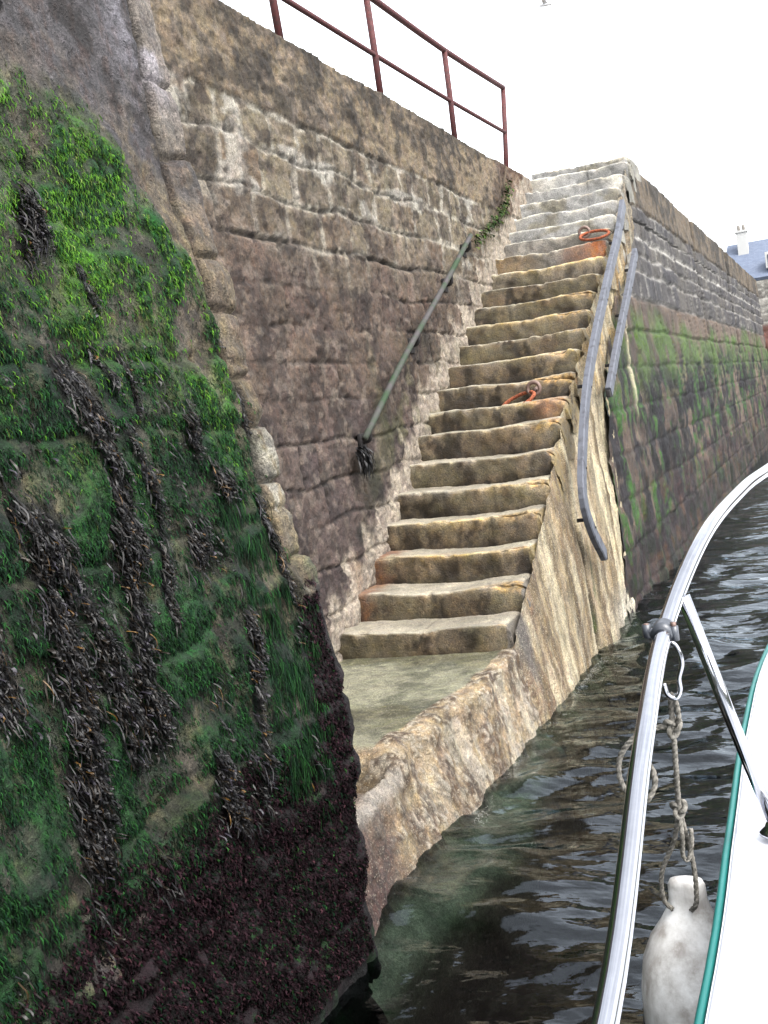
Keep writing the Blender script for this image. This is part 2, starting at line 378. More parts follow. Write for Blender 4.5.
def build_buttress():
    X, Y, Z, NX, NY, nu, nc = butt_surface()
    s = Y - (.2-X)*0 + np.where(NX < .999, (1-NX)*.1, 0)
    d, idn, ri = masonry(Y, Z, [-1.2, -.7, -.25, .2, .62, 1.05, 1.5, 1.83, 2.2, 2.44, 2.85, 3.3, 3.75, 4.2, 4.9], .75, 3, .05)
    al = algae_mask(Y, Z)
    disp = .030*fbm(Y*2.2, Z*2.2, X*2, 5, 1) + .010*fbm(Y*11, Z*11, X*9, 4, 2)
    joint = (1-sst(.0, .035, d))*(.45+.55*sst(-.2, .5, fbm(Y*1.4, Z*1.4, 3, 2, 8)))
    joint = joint*sst(3.1, 2.6, Z+.4*(Y+3.6)*0)     # upper part rendered over smoothly
    disp -= .022*joint
    disp += .012*(idn-.5)*sst(3.0, 2.6, Z)
    # ledge where weed hangs in the lower left, bulge of growth
    disp += .02*al*np.abs(fbm(Y*9, Z*5, 0, 4, 12)) + .015*al
    # crack between face and corner stones
    cd = poly_d(Y, Z, CR); cw = .014+.012*np.clip(fbm(Z*5, Z*0, 0, 2, 4), -.5, 1)
    crack = (1-sst(cw*.6, cw*1.9, cd))*sst(1.35, 1.6, Z)*(NX > .5)
    disp -= .045*crack
    quo = ((Y > np.interp(Z, [p[1] for p in CR[::-1]], [p[0] for p in CR[::-1]])))*sst(1.40, 1.5, Z)
    # corner stones: rounded blocks piled in one column
    qz = [1.42, 1.62, 1.95, 2.14, 2.36, 2.62, 2.84, 3.22, 3.5, 3.95, 4.4, 4.9]
    qq, qid, _ = masonry(Z*0+.5, Z+.02*fbm(Y*6, Z*6, 0, 2, 6), qz, 100, 9, .0)
    zz = Z+.02*fbm(Y*6, Z*6, 0, 2, 6)
    qi = np.clip(np.searchsorted(qz, zz)-1, 0, len(qz)-2); qa = np.array(qz)
    qd = np.minimum(zz-qa[qi], qa[qi+1]-zz)
    disp += quo*(.012*sst(0, .09, qd) - .03*(1-sst(0, .02, qd)) + .03*(hsh(qi, qi*0, qi*0, 4)-.5))
    # pockets
    holes = 0*Y
    for (hy, hz, hr) in [(-3.60, 3.13, .018), (-3.72, 3.07, .02), (-3.40, 2.43, .012), (-3.99, 3.56, .02), (-3.66, 2.72, .02), (-3.5, 2.2, .012), (-4.05, 3.05, .04), (-4.3, 3.0, .05), (-3.75, 1.32, .02)]:
        holes = np.maximum(holes, 1-sst(.6, 1.2, np.hypot(Y-hy, Z-hz)/hr))
    disp -= .04*holes
    lower = sst(1.25, .9, Z+.15*fbm(Y*3, Z*3, 0, 3, 31)+.25*sst(-3.35, -3.1, Y)*-1)
    disp += lower*(.03*np.abs(fbm(Y*8, Z*8, X*8, 4, 32)) - .01)
    low2 = sst(1.62, 1.45, Z+.03*fbm(Y*9, Z*9, 0, 2, 35))
    disp += .022*low2*sst(-3.3, -3.12, Y)
    # colour
    n1 = fbm(Y*3, Z*3, X, 4, 41); n2 = fbm(Y*13, Z*13, X*5, 4, 42); n3 = fbm(Y*35, Z*14, 0, 3, 43)
    c = mixc(C_conc, C_conc2, sst(-.2, .5, n1+.5*sst(3.0, 3.6, Z)))
    c = mixc(c, C_tan, .8*sst(.05, .6, n2+.3*n1)*sst(3.9, 3.0, Z+.3*n1))
    c = mixc(c, C_tan, .7*sst(-3.55, -3.25, Y+.1*n1)*sst(3.3, 2.8, Z+.3*n1))
    c = mixc(c, lin(92, 74, 66), .5*sst(.2, .6, n3+.4*n2))
    c = mixc(c, lin(156, 142, 116), quo*.85*(hsh(qi, qi*0+1, qi*0, 4)))
    c = mixc(c, lin(128, 110, 98), quo*.5*sst(0, .5, n2)); c = mixc(c, lin(170, 168, 158), quo*.55*sst(.15, .5, n3*.6+n1)*sst(2.4, 2.1, Z))
    c = mixc(c, lin(140, 135, 140), .4*quo*sst(3.1, 3.5, Z))
    c = mixc(c, lin(165, 162, 172), .7*sst(.1, .5, fbm(Y*6, Z*4, 3, 4, 90))*sst(3.3, 3.7, Z)*sst(-3.5, -3.15, Y))
    c = mixc(c, lin(50, 42, 38), .65*sst(.2, .55, fbm(Y*9, Z*9, 8, 5, 91))*(1-quo*.7))
    c = mixc(c, lin(46, 40, 36), .9*crack + .8*holes)
    gm = np.clip(.5 + 1.2*n1 + .5*n2, 0, 1)
    bright = sst(2.0, 2.9, Z+.25*n1)
    gcol = mixc(mixc(G_dk+0*c, G_md+0*c, gm), mixc(G_md+0*c, G_br+0*c, gm), bright)
    c = mixc(c, gcol, np.minimum(1, 1.25*al)*sst(-.95, -.1, n3+.5+.3*n2))
    c = mixc(c, lin(34, 36, 30)+0*c, al*.8*sst(.05, .45, fbm(Y*5, Z*7, 5, 5, 62)))
    c = mixc(c, lin(96, 84, 66)+0*c, al*.4*sst(.28, .5, fbm(Y*11, Z*7, 15, 4, 63)))
    wr = wrack_mask(Y, Z)
    c = mixc(c, K_dk+0*c, .9*sst(.05, .5, wr))
    low = sst(.12, -.1, Z - np.interp(Y, [-5.2, -4.6, -4.0, -3.75, -3.42, -3.3, -3.25, -3.15, -3.0], [.75, .8, .98, .95, .82, .85, 1.4, 1.46, 1.5]) + .12*n1+.05*n2)
    pc = mixc(P_dk+0*c, P_md+0*c, sst(-.1, .6, n2+.4*n3)); pc = mixc(pc, K_dk+0*c, sst(.1, .5, fbm(Y*6, Z*6, 9, 4, 66)))
    pc = mixc(pc, G_md+0*c, .9*sst(.30, .5, fbm(Y*10, Z*5, 2, 4, 67)))
    pc = mixc(pc, lin(96, 82, 72)+0*c, .6*blob(Y, Z, -4.6, .95, .2, .22, s=70))
    c = mixc(c, pc, low)
    c = mixc(c, lin(20, 18, 18)+0*c, sst(.18, -.02, Z+.05*n1)*.6)
    P = np.stack([X+NX*disp, Y+NY*disp*.6, Z+.2*disp], -1)
    t = empty('stone_buttress', (-.5, -6, -.9))
    tag(t, 'battered stone buttress overgrown with bright green algae and dark wrack, left foreground', 'sea wall')
    grid('wall', P, M_butt, t, c)
    # top capping back to the quay
    xs = np.linspace(-.2, -1.35, 20); ys = np.linspace(-9.5, -3.0, 60)
    XX, YY = np.meshgrid(xs, ys, indexing='ij')
    ZZ = 4.86+.01*fbm(XX*2, YY*2, 0, 3, 5)
    grid('capping', np.stack([XX, YY, ZZ], -1), M_quay, t, np.full(XX.shape+(3,), .2))
    # lookup for weed placing
    yy = Y[:nu, 0]; zz = Z[0]
    return (yy, zz, (X+disp)[:nu])
BF = build_buttress()
def bx_at(y, z):
    yy, zz, A = BF
    i = np.clip(np.searchsorted(yy, y), 1, len(yy)-1); j = np.clip(np.searchsorted(zz, z), 1, len(zz)-1)
    return A[i, j]

# ------------------------------------------------------------------ RECESS WALL beside the stairs
def build_recess():
    ys = np.arange(-3.15, 7.62, .015); zs = np.arange(.25, 4.88, .014)
    Y, Z = np.meshgrid(ys, zs, indexing='ij')
    rows = [-.2, .25, .55, .86, 1.15, 1.46, 1.74, 2.03, 2.32, 2.58, 2.84, 3.12, 3.40, 3.70, 4.02, 4.30, 6.0]
    d, idn, ri = masonry(Y, Z, rows, .42, 17, .035)
    n1 = fbm(Y*1.3, Z*1.6, 0, 4, 101); n2 = fbm(Y*7, Z*7, 0, 4, 102); n3 = fbm(Y*22, Z*22, 0, 3, 103)
    cop = sst(4.27, 4.31, Z+.02*n2)
    fill = sst(-.1, .45, fbm(Y*1.1, Z*1.6, 3, 3, 104))       # where mortar still fills the joints flush
    up_ = sst(3.05, 3.75, Z+.25*n1+.06*n2)
    jd = (1-sst(.002, .02, d+.008*n3))*(1-cop)
    disp = .018*n1 + .010*n2 + .006*n3 + (idn-.5)*.014*(1-cop)*(.5+.5*up_)
    disp -= jd*.018*(.1+.9*(1-fill))
    disp += cop*.015
    disp += sst(.0, .03, d)*.004*(1-cop) + .012*np.abs(fbm(Y*13, Z*16, 3, 5, 108, .6))
    ledge = (1-sst(.004, .02, np.abs(Z-3.40+.04*n1-.02*np.sin(Y*2.1))))*sst(-.9, -.4, Y)*sst(3.2, 2.6, Y)
    disp -= .012*ledge
    c = mixc(lin(104, 86, 76)+np.zeros(Y.shape+(3,)), lin(78, 64, 58), sst(-.3, .4, n1+.3*n2))
    c = mixc(c, lin(124, 106, 90), .6*sst(.25, .7, idn))
    c = mixc(c, lin(70, 60, 58), .6*sst(.75, .95, idn))
    c = mixc(c, lin(92, 80, 82), .5*sst(2.6, 1.6, Z+.3*n1))
    st = mixc(lin(144, 132, 108)+np.zeros(Y.shape+(3,)), lin(112, 102, 86), idn); st = mixc(st, lin(134, 106, 86), .4*sst(.8, .95, hsh(np.floor(idn*999), ri, ri, 2)))
    c = mixc(c, st, up_*(1-cop)*.9)
    c = mixc(c, lin(100, 86, 74), up_*(1-cop)*.7*sst(.2, .6, n1+.4*n2)*sst(3.9, 3.5, Z))
    mort = up_*(1-cop)*(1-sst(.006, .045, d+.02*n2))
    c = mixc(c, lin(176, 170, 156), mort*.75)
    smear = sst(.25, .5, fbm(Y*2.4, Z*5, 7, 4, 105)+.25*(1-sst(0, .12, np.abs(Z-4.02)))-.1)*up_*(1-cop)
    c = mixc(c, lin(172, 168, 158), smear*.65)
    drip = sst(.25, .55, fbm(Y*9, Z*.9, 0, 4, 106))*sst(3.3, 3.9, Z)*(1-cop)
    c = mixc(c, lin(80, 72, 64), drip*.45)
    cc = mixc(lin(136, 120, 98)+np.zeros(Y.shape+(3,)), lin(92, 82, 70), sst(-.25, .4, n2+.5*n1)); cc = mixc(cc, lin(60, 54, 48), .6*sst(.2, .6, fbm(Y*3, Z*9, 2, 4, 107)+.6*sst(4.6, 4.85, Z)))
    cc = mixc(cc, lin(118, 84, 64), .5*sst(5.2, 6.4, Y+.4*n1))
    c = mixc(c, cc, cop)
    c = mixc(c, lin(44, 38, 36), jd*.7*(1-fill)*(1-up_*.4)+ledge*.3)
    c = mixc(c, lin(58, 48, 44), .6*sst(.12, .5, fbm(Y*8, Z*10, 6, 5, 120))*(1-cop)); c = mixc(c, lin(150, 136, 122), .35*sst(.2, .5, fbm(Y*12, Z*14, 1, 4, 121)))
    # dark weedy patches low down beside the pole, pale salt/barnacle fringe along the stair line
    stz = np.interp(Y, [-3, -.1]+SY, [.5, .5]+SZ)
    dst = Z-stz
    stepz = np.zeros_like(Y)+.5
    for y0, z0 in STEPS: stepz = np.where(Y > y0-.1+.08*n2, z0, stepz)
    fr = (1-sst(.16, .36, Z-stepz+.12*n2+.08*n1))
    c = mixc(c, lin(166, 154, 138), fr*(.6+.4*sst(-.3, .2, n3)))
    for (a, b, ru, rv, k) in [(1.0, 1.65, .16, .28, .75), (.62, 1.3, .1, .12, .6), (1.55, 2.05, .22, .3, .5), (2.6, 2.75, .35, .25, .45), (.2, 1.75, .08, .2, .6), (3.3, 3.0, .3, .18, .35)]:
        c = mixc(c, lin(38, 38, 34), k*blob(Y, Z, a, b, ru, rv, .9, .6, int(a*10)+200))
    c = mixc(c, lin(110, 112, 72), .35*sst(.2, .6, fbm(Y*3, Z*3, 8, 3, 109))*sst(3.0, 2.2, Z)*sst(.5, 1.5, Y))
    c = mixc(c, lin(130, 88, 58), .3*blob(Y, Z, .45, 1.0, .1, .2, s=300))
    X = -1.18 + disp
    P = np.stack([X, Y, Z], -1)
    # curl back over the top
    nb = np.linspace(.03, .4, 8)
    top = np.stack([np.stack([X[:, -1]-k, Y[:, -1], 4.872+.008*fbm(Y[:, -1]*4, k*9, 0, 3, 3)], -1) for k in nb], 1)
    P = np.concatenate([P, top], 1); c = np.concatenate([c, np.repeat(c[:, -1:], len(nb), 1)], 1)
    o = grid('stone_wall', P, M_wall, None, c)
    tag(o, 'brown coursed stone wall with pale coping rising left of the steps', 'stone wall')
build_recess()

# ------------------------------------------------------------------ STAIRCASE
stair = empty('stone_staircase', (-.5, 0, 0))
tag(stair, 'worn stone steps with ochre stained edges climbing from the landing to the quay', 'staircase')
def build_step(i):
    y0, z0 = STEPS[i]
    zb = (STEPS[i-1][1] if i else .50)-.03
    y1 = (STEPS[i+1][0] if i < len(STEPS)-1 else 8.3)+.05
    rad = .014+.014*((i*37 % 10)/10)
    a = np.linspace(0, math.pi/2, 7)
    prof = [(y0+.02, zb+k*(z0-rad-zb)) for k in np.linspace(0, 1, 9)]
    prof += [(y0+.02+rad*(1-math.cos(t)), z0-rad+rad*math.sin(t)) for t in a[1:]]
    yy0 = prof[-1][0]
    prof += [(yy0+k*(y1-yy0), z0) for k in np.linspace(0, 1, 14)[1:]]
    prof = np.array(prof); nv = len(prof)
    xe = .050+.012*math.sin(i*1.9)
    xs = np.linspace(-1.2, xe-.07, 58)
    er = .07
    b = np.linspace(0, math.pi/2, 9)[1:]
    xs2 = xe-er+er*np.sin(b); dz2 = -er*(1-np.cos(b))
    dz3 = np.linspace(-er, -(z0-zb)-.12, 12)[1:]
    XX = np.concatenate([xs, xs2, xe + (-dz3)*.07]); DZ = np.concatenate([xs*0, dz2, dz3])
    X = np.repeat(XX[:, None], nv, 1); Y = np.repeat(prof[None, :, 0], len(XX), 0)
    hfrac = np.clip((prof[:, 1]-zb)/(z0-zb), 0, 1)
    Z = prof[None, :, 1] + DZ[:, None]*hfrac[None]
    wear = np.exp(-((X+.50+.1*math.sin(i*2.3))/.38)**2)*(.018+.014*math.sin(i*4.1)**2)*hfrac[None]
    end = sst(-.35, .02, X)
    n1 = fbm(X*3+i*5.3, Y*3, Z*3, 4, 300+i); n2 = fbm(X*14+i, Y*14, Z*14, 4, 330); n3 = fbm(X*40, Y*40, Z*40, 3, 331)
    nose = np.exp(-((np.arange(nv)-11.5)/3.6)**2)[None]
    k = .55+.9*((i*53 % 17)/17)
    # broken outer third: bitten nosing
    bite = end*np.clip(fbm(X*6+i*3.1, Z*6+i, 0, 3, 350)+.48, 0, 1.1)*nose*k
    if i > 13: bite = bite*.35
    Y = Y + bite*.12 + .016*n1 + .008*n2
    Y = Y + .05*np.exp(-((X-xe)/.12)**2)*(1-.0*X)      # outer end rounds back in plan
    Z = Z - wear - bite*.06 + .006*n2*hfrac + .011*n1*hfrac
    X = X + np.where(X > xe-er, .008*n2+.012*n1, 0)
    t = min(1, i/21.0)
    grey = sst(.62, .8, t+.06*math.sin(i*2.7))
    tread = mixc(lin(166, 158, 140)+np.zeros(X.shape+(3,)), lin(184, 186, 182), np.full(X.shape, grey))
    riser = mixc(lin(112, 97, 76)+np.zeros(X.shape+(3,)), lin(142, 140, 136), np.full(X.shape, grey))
    isr = np.repeat((1-sst(10, 13, np.arange(nv)))[None], X.shape[0], 0)
    mott = sst(-.3, .4, n1+.5*n2)
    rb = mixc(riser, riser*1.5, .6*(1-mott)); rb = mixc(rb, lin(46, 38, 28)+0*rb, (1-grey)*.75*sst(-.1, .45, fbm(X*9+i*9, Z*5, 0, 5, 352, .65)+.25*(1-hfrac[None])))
    rb = mixc(rb, lin(122, 112, 86)+0*rb, .6*sst(.1, .5, fbm(X*2.5+i*2, Z*5, 0, 3, 353)))
    tr = mixc(tread, tread*.66, mott*.6)
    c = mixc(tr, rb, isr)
    och = [0, .3, .7, .85, .8, .15, .4, .7, .85, .85, .15, .75, .8, .1, .95, .2, .1, .1, 0, .0, .3, .1, 0][i]
    ox = sst(-.75, -.1, X+.3*n1) if i not in (2, 3, 14, 11) else sst(-1.3, -.6, X+.2*n1)
    om = och*nose*ox*sst(-.4, .3, n2+.5)
    c = mixc(c, lin(204, 174, 108)+0*c, om*.95)
    c = mixc(c, mixc(lin(186, 148, 92)+0*c, lin(118, 92, 56), sst(-.2, .3, n3)), .9*sst(.05, .4, bite*2.5)*(1-.8*grey))
    c = mixc(c, lin(216, 210, 190)+0*c, .65*nose*sst(-.3, .4, n2)*(.5+.5*grey))
    if i == 15: # rust run below the ring
        c = mixc(c, lin(176, 112, 72)+0*c, .75*np.exp(-((X+.06)/.13)**2)*sst(-.5, .3, n1+.4)*(.4+isr))
        c = mixc(c, lin(140, 92, 62)+0*c, .6*np.exp(-((X+.30)/.16)**2)*sst(-.4, .2, n2+.3)*isr)
        c = mixc(c, lin(150, 118, 62)+0*c, .6*sst(-.5, -1.1, X)*isr)
    if i == 7: c = mixc(c, lin(170, 120, 84)+0*c, .5*np.exp(-((X+.1)/.12)**2))
    if i in (1, 2): c = mixc(c, lin(140, 82, 44)+0*c, .6*sst(-.98, -1.14, X+.08*n2)*(1-isr*.3))
    if i == 20: c = mixc(c, lin(196, 190, 176)+0*c, .8*isr*sst(-.25, .0, X))
    if i == 21: c = mixc(c, lin(190, 184, 172)+0*c, .6*isr*sst(-.7, -.9, X+.1*n2)); 
    for q in range(2):                         # joints between the slabs of one step
        xj = -1.0+.85*(((i*29+q*47) % 31)/31)
        jl = np.exp(-((X-xj-.008*n1)/.005)**2)*((.5 if i % 2 else .3) if q == 0 or i % 4 == 0 else 0)
        c = mixc(c, lin(48, 42, 34)+0*c, jl); Z = Z-.004*jl*hfrac
    chip = sst(.30, .45, fbm(X*11+i*7.7, Z*4, i, 3, 360))*nose       # chips knocked out of the edge
    Z = Z-.016*chip; Y = Y+.018*chip
    c = mixc(c, lin(150, 132, 100)+0*c, .5*chip)
    side = np.repeat((np.arange(len(XX)) > 60)[:, None], nv, 1)
    sc = mixc(lin(150, 132, 96)+0*c, lin(150, 146, 134)+0*c, np.full(X.shape, grey)); sc = mixc(sc, sc*.6, mott*.7)
    if i in (0, 1): sc = mixc(sc, lin(112, 108, 104)+0*c, np.full(X.shape, .8))
    c = np.where(side[..., None], sc, c)
    c = mixc(c, c*.45, .8*isr*np.exp(-(np.arange(nv)/1.6)**2)[None]*(1-grey*.5))   # darker along the foot of the riser
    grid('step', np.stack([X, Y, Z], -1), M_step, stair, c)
for i in range(len(STEPS)): build_step(i)

def build_landing():
    # one sheet: from the recess wall over the top, round the edge and down the face below the water
    ys = np.arange(-3.15, .10, .016)
    s_top = np.linspace(0, 1, 70); nr = 12; nd = 70
    P = []; 
    Y = np.repeat(ys[:, None], len(s_top)+nr+nd, 1)
    edge = np.interp(ys, [-3.2, -2.7, -2.2, -1.9, -1.4, -.7, -.3, .1], [.13, .12, .07, .04, .06, .12, .11, .07]) + .02*fbm(ys*5, ys*0, 0, 3, 400)
    ztop = np.interp(ys, [-3.2, -2.5, -2.05, -1.93, -1.2, -.3, .1], [.42, .43, .42, .50, .50, .505, .51])
    a = np.linspace(0, math.pi/2, nr+1)[1:]
    rad = np.interp(ys, [-3.2, -2, -1, 0], [.07, .10, .06, .04])
    X = np.zeros(Y.shape); Z = np.zeros(Y.shape)
    X[:, :70] = -1.22 + s_top[None]*(edge-rad+1.22)[:, None]; Z[:, :70] = ztop[:, None]
    X[:, 70:82] = (edge-rad)[:, None]+rad[:, None]*np.sin(a)[None]; Z[:, 70:82] = (ztop-rad)[:, None]+rad[:, None]*np.cos(a)[None]
    dn = np.linspace(0, 1, nd+1)[1:]
    zb = (ztop-rad)[:, None]*(1-dn)[None] + (-.9)*dn[None]
    X[:, 82:] = edge[:, None] + (.195-edge)[:, None]*sst(0, .45, dn)[None] + .10*sst(.0, -.22, zb)
    Z[:, 82:] = zb
    n1 = fbm(X*3, Y*3, Z*3, 4, 410); n2 = fbm(X*12, Y*12, Z*12, 4, 411); n3 = fbm(X*38, Y*38, Z*38, 3, 412)
    pocket = blob(X, Y, -.15, -2.2, .3, .20, .6, .3, 44)*(np.arange(Y.shape[1]) < 72)[None]
    Z = Z - .06*pocket
    flat = (np.arange(Y.shape[1]) < 66)[None]*1.0
    rough = 1-flat*sst(-1.98, -1.9, Y+.05*n2)
    Z = Z + np.where(np.arange(Y.shape[1])[None] < 76, 1, .2)*(.004*n1+.003*n2+rough*.016*n2)
    X = X + (1-flat)*(.012*n1+.010*n2+.008*n3) - .035*sst(.02, .1, Y)
    X = X + (.14*np.exp(-((Y+1.55)/.6)**2)+.03)*sst(-.03, -.22, Z+.03*n1)*(np.arange(Y.shape[1]) > 80)[None]  # submerged ledge, shaped to carry the pale patch painted below
    c = mixc(lin(150, 148, 124)+np.zeros(X.shape+(3,)), lin(112, 112, 92), sst(-.3, .4, n1+.4*n2))
    c = mixc(c, lin(98, 92, 60), .5*sst(.1, .5, fbm(X*2, Y*2, 0, 3, 415))*flat)
    rc = mixc(lin(166, 146, 116)+0*c, lin(112, 94, 76), sst(-.3, .35, n2+.5*n1))
    rc = mixc(rc, lin(196, 186, 166), .6*sst(.15, .5, n3+.4*n2))
    c = mixc(c, rc, rough)
    c = mixc(c, lin(92, 74, 50), .8*pocket)
    face = (np.arange(Y.shape[1]) > 80)[None]
    strk = fbm(Y*9, Z*1.5, 0, 4, 416)
    c = mixc(c, lin(112, 90, 68), face*.45*sst(.1, .5, strk))
    c = mixc(c, lin(186, 178, 160), face*.5*sst(.15, .5, -strk)*sst(-2.2, -1.2, Y+.2*n1))
    # purple-brown weed crust towards the buttress
    c = mixc(c, mixc(lin(112, 88, 82)+0*c, lin(76, 56, 56), sst(-.2, .4, n3)), .85*sst(-2.2, -2.65, Y+.25*n1+.3*(Z-.2)))
    c = mixc(c, lin(176, 170, 160), .7*np.exp(-((np.arange(Y.shape[1])-76)/5.0)**2)[None]*sst(-1.9, -2.1, Y+.1*n2))
    c = mixc(c, lin(186, 184, 172), sst(-.0, -.08, Z+.02*n2)*.8)  # paler below the waterline, standing in for lit turbid water
    grid('landing', np.stack([X, Y, Z], -1), M_land, stair, c)
build_landing()

YB = lambda z: np.interp(z, [-1, 0, 1.04, 2.0, 2.7, 3.3, 4.0, 5.0], [3.4, 3.68, 3.95, 4.18, 5.0, 6.1, 7.2, 7.78])
YL = lambda z: np.interp(z, [-1, .45, .52]+[s-.08 for s in SZ], [-.0, .0, .0]+[y+.10 for y in SY])
def build_cheek():
    zs = np.concatenate([np.linspace(-.9, -.1, 20)[:-1], np.arange(-.1, 4.90, .016)])
    us = np.linspace(0, 1, 230); nb = 8
    YBn = YB(zs)+.04*fbm(zs*4, zs*0, 0, 3, 500)
    Y = YL(zs)[None]*(1-us)[:, None] + YBn[None]*us[:, None]
    Z = np.repeat(zs[None], len(us), 0)
    n1 = fbm(Y*2, Z*1.2, 0, 4, 501); n2 = fbm(Y*10, Z*6, 0, 4, 502); n3 = fbm(Y*36, Z*30, 0, 3, 503)
    fl = fbm(Y*7+.3*n1, Z*.55, 0, 3, 504)
    X = xf(Z, Y) + .022*n1 + .030*fl*sst(1.0, 2.4, Y) + .012*n2 + .004*n3 - .004
    X = X + .10*sst(.0, -.25, Z)
    X = X - .05*sst(.12, .0, Y)*sst(.6, .5, Z) - .025*sst(4.2, 4.4, Z)
    # the long vertical groove and worn runnel
    g1 = np.exp(-((Y-(2.15+.02*n1-.05*Z))/.045)**2)*sst(1.4, .8, Z); X = X-.05*g1
    c = mixc(lin(168, 150, 120)+np.zeros(X.shape+(3,)), lin(132, 114, 88), sst(-.25, .35, n2*.6+fl))
    c = mixc(c, lin(198, 186, 156), .75*sst(.1, .5, fbm(Y*6, Z*.7, 2, 4, 505)+.25*sst(1.5, 3.2, Y)))
    c = mixc(c, lin(98, 80, 60), .4*sst(.15, .5, fbm(Y*8+2, Z*.8, 5, 4, 506)))
    c = mixc(c, lin(190, 156, 98), .5*sst(1.6, 3.0, Z+.4*n1)*sst(-.1, .4, n2))
    c = mixc(c, lin(140, 136, 128), .55*sst(3.3, 4.2, Z+.3*n1))
    c = mixc(c, lin(128, 92, 76), .45*sst(1.2, .2, Y+.3*n1)*sst(-.2, .4, n3))
    c = mixc(c, lin(100, 98, 98), .8*blob(Y, Z, .18, .55, .16, .33, .5, .3, 77))
    c = mixc(c, lin(50, 44, 36), .8*g1); c = mixc(c, lin(60, 88, 38), .8*g1*sst(.5, .2, Z)*sst(.1, .2, Z))
    c = mixc(c, lin(58, 92, 40), .6*blob(Y, Z, 2.3, .62, .05, .18, .6, .4, 78))
    c = mixc(c, lin(200, 196, 182), .6*sst(.5, .05, Z+.1*n1)*sst(2.3, 3.2, Y))
    c = mixc(c, lin(116, 108, 84), sst(.05, -.05, Z+.02*n2)*.55)
    P = np.stack([X, Y, Z], -1)
    e = np.linspace(0, 1, nb+1)[1:]
    ed = np.stack([np.stack([X[-1]-.16*k**1.3, Y[-1]+.03*math.sin(k*1.57)+0*Z[-1], Z[-1]], -1) for k in e], 0)
    P = np.concatenate([P, ed]); c = np.concatenate([c, np.repeat(c[-1:], nb, 0)])
    grid('side_wall', P, M_cheek, stair, c)
build_cheek()

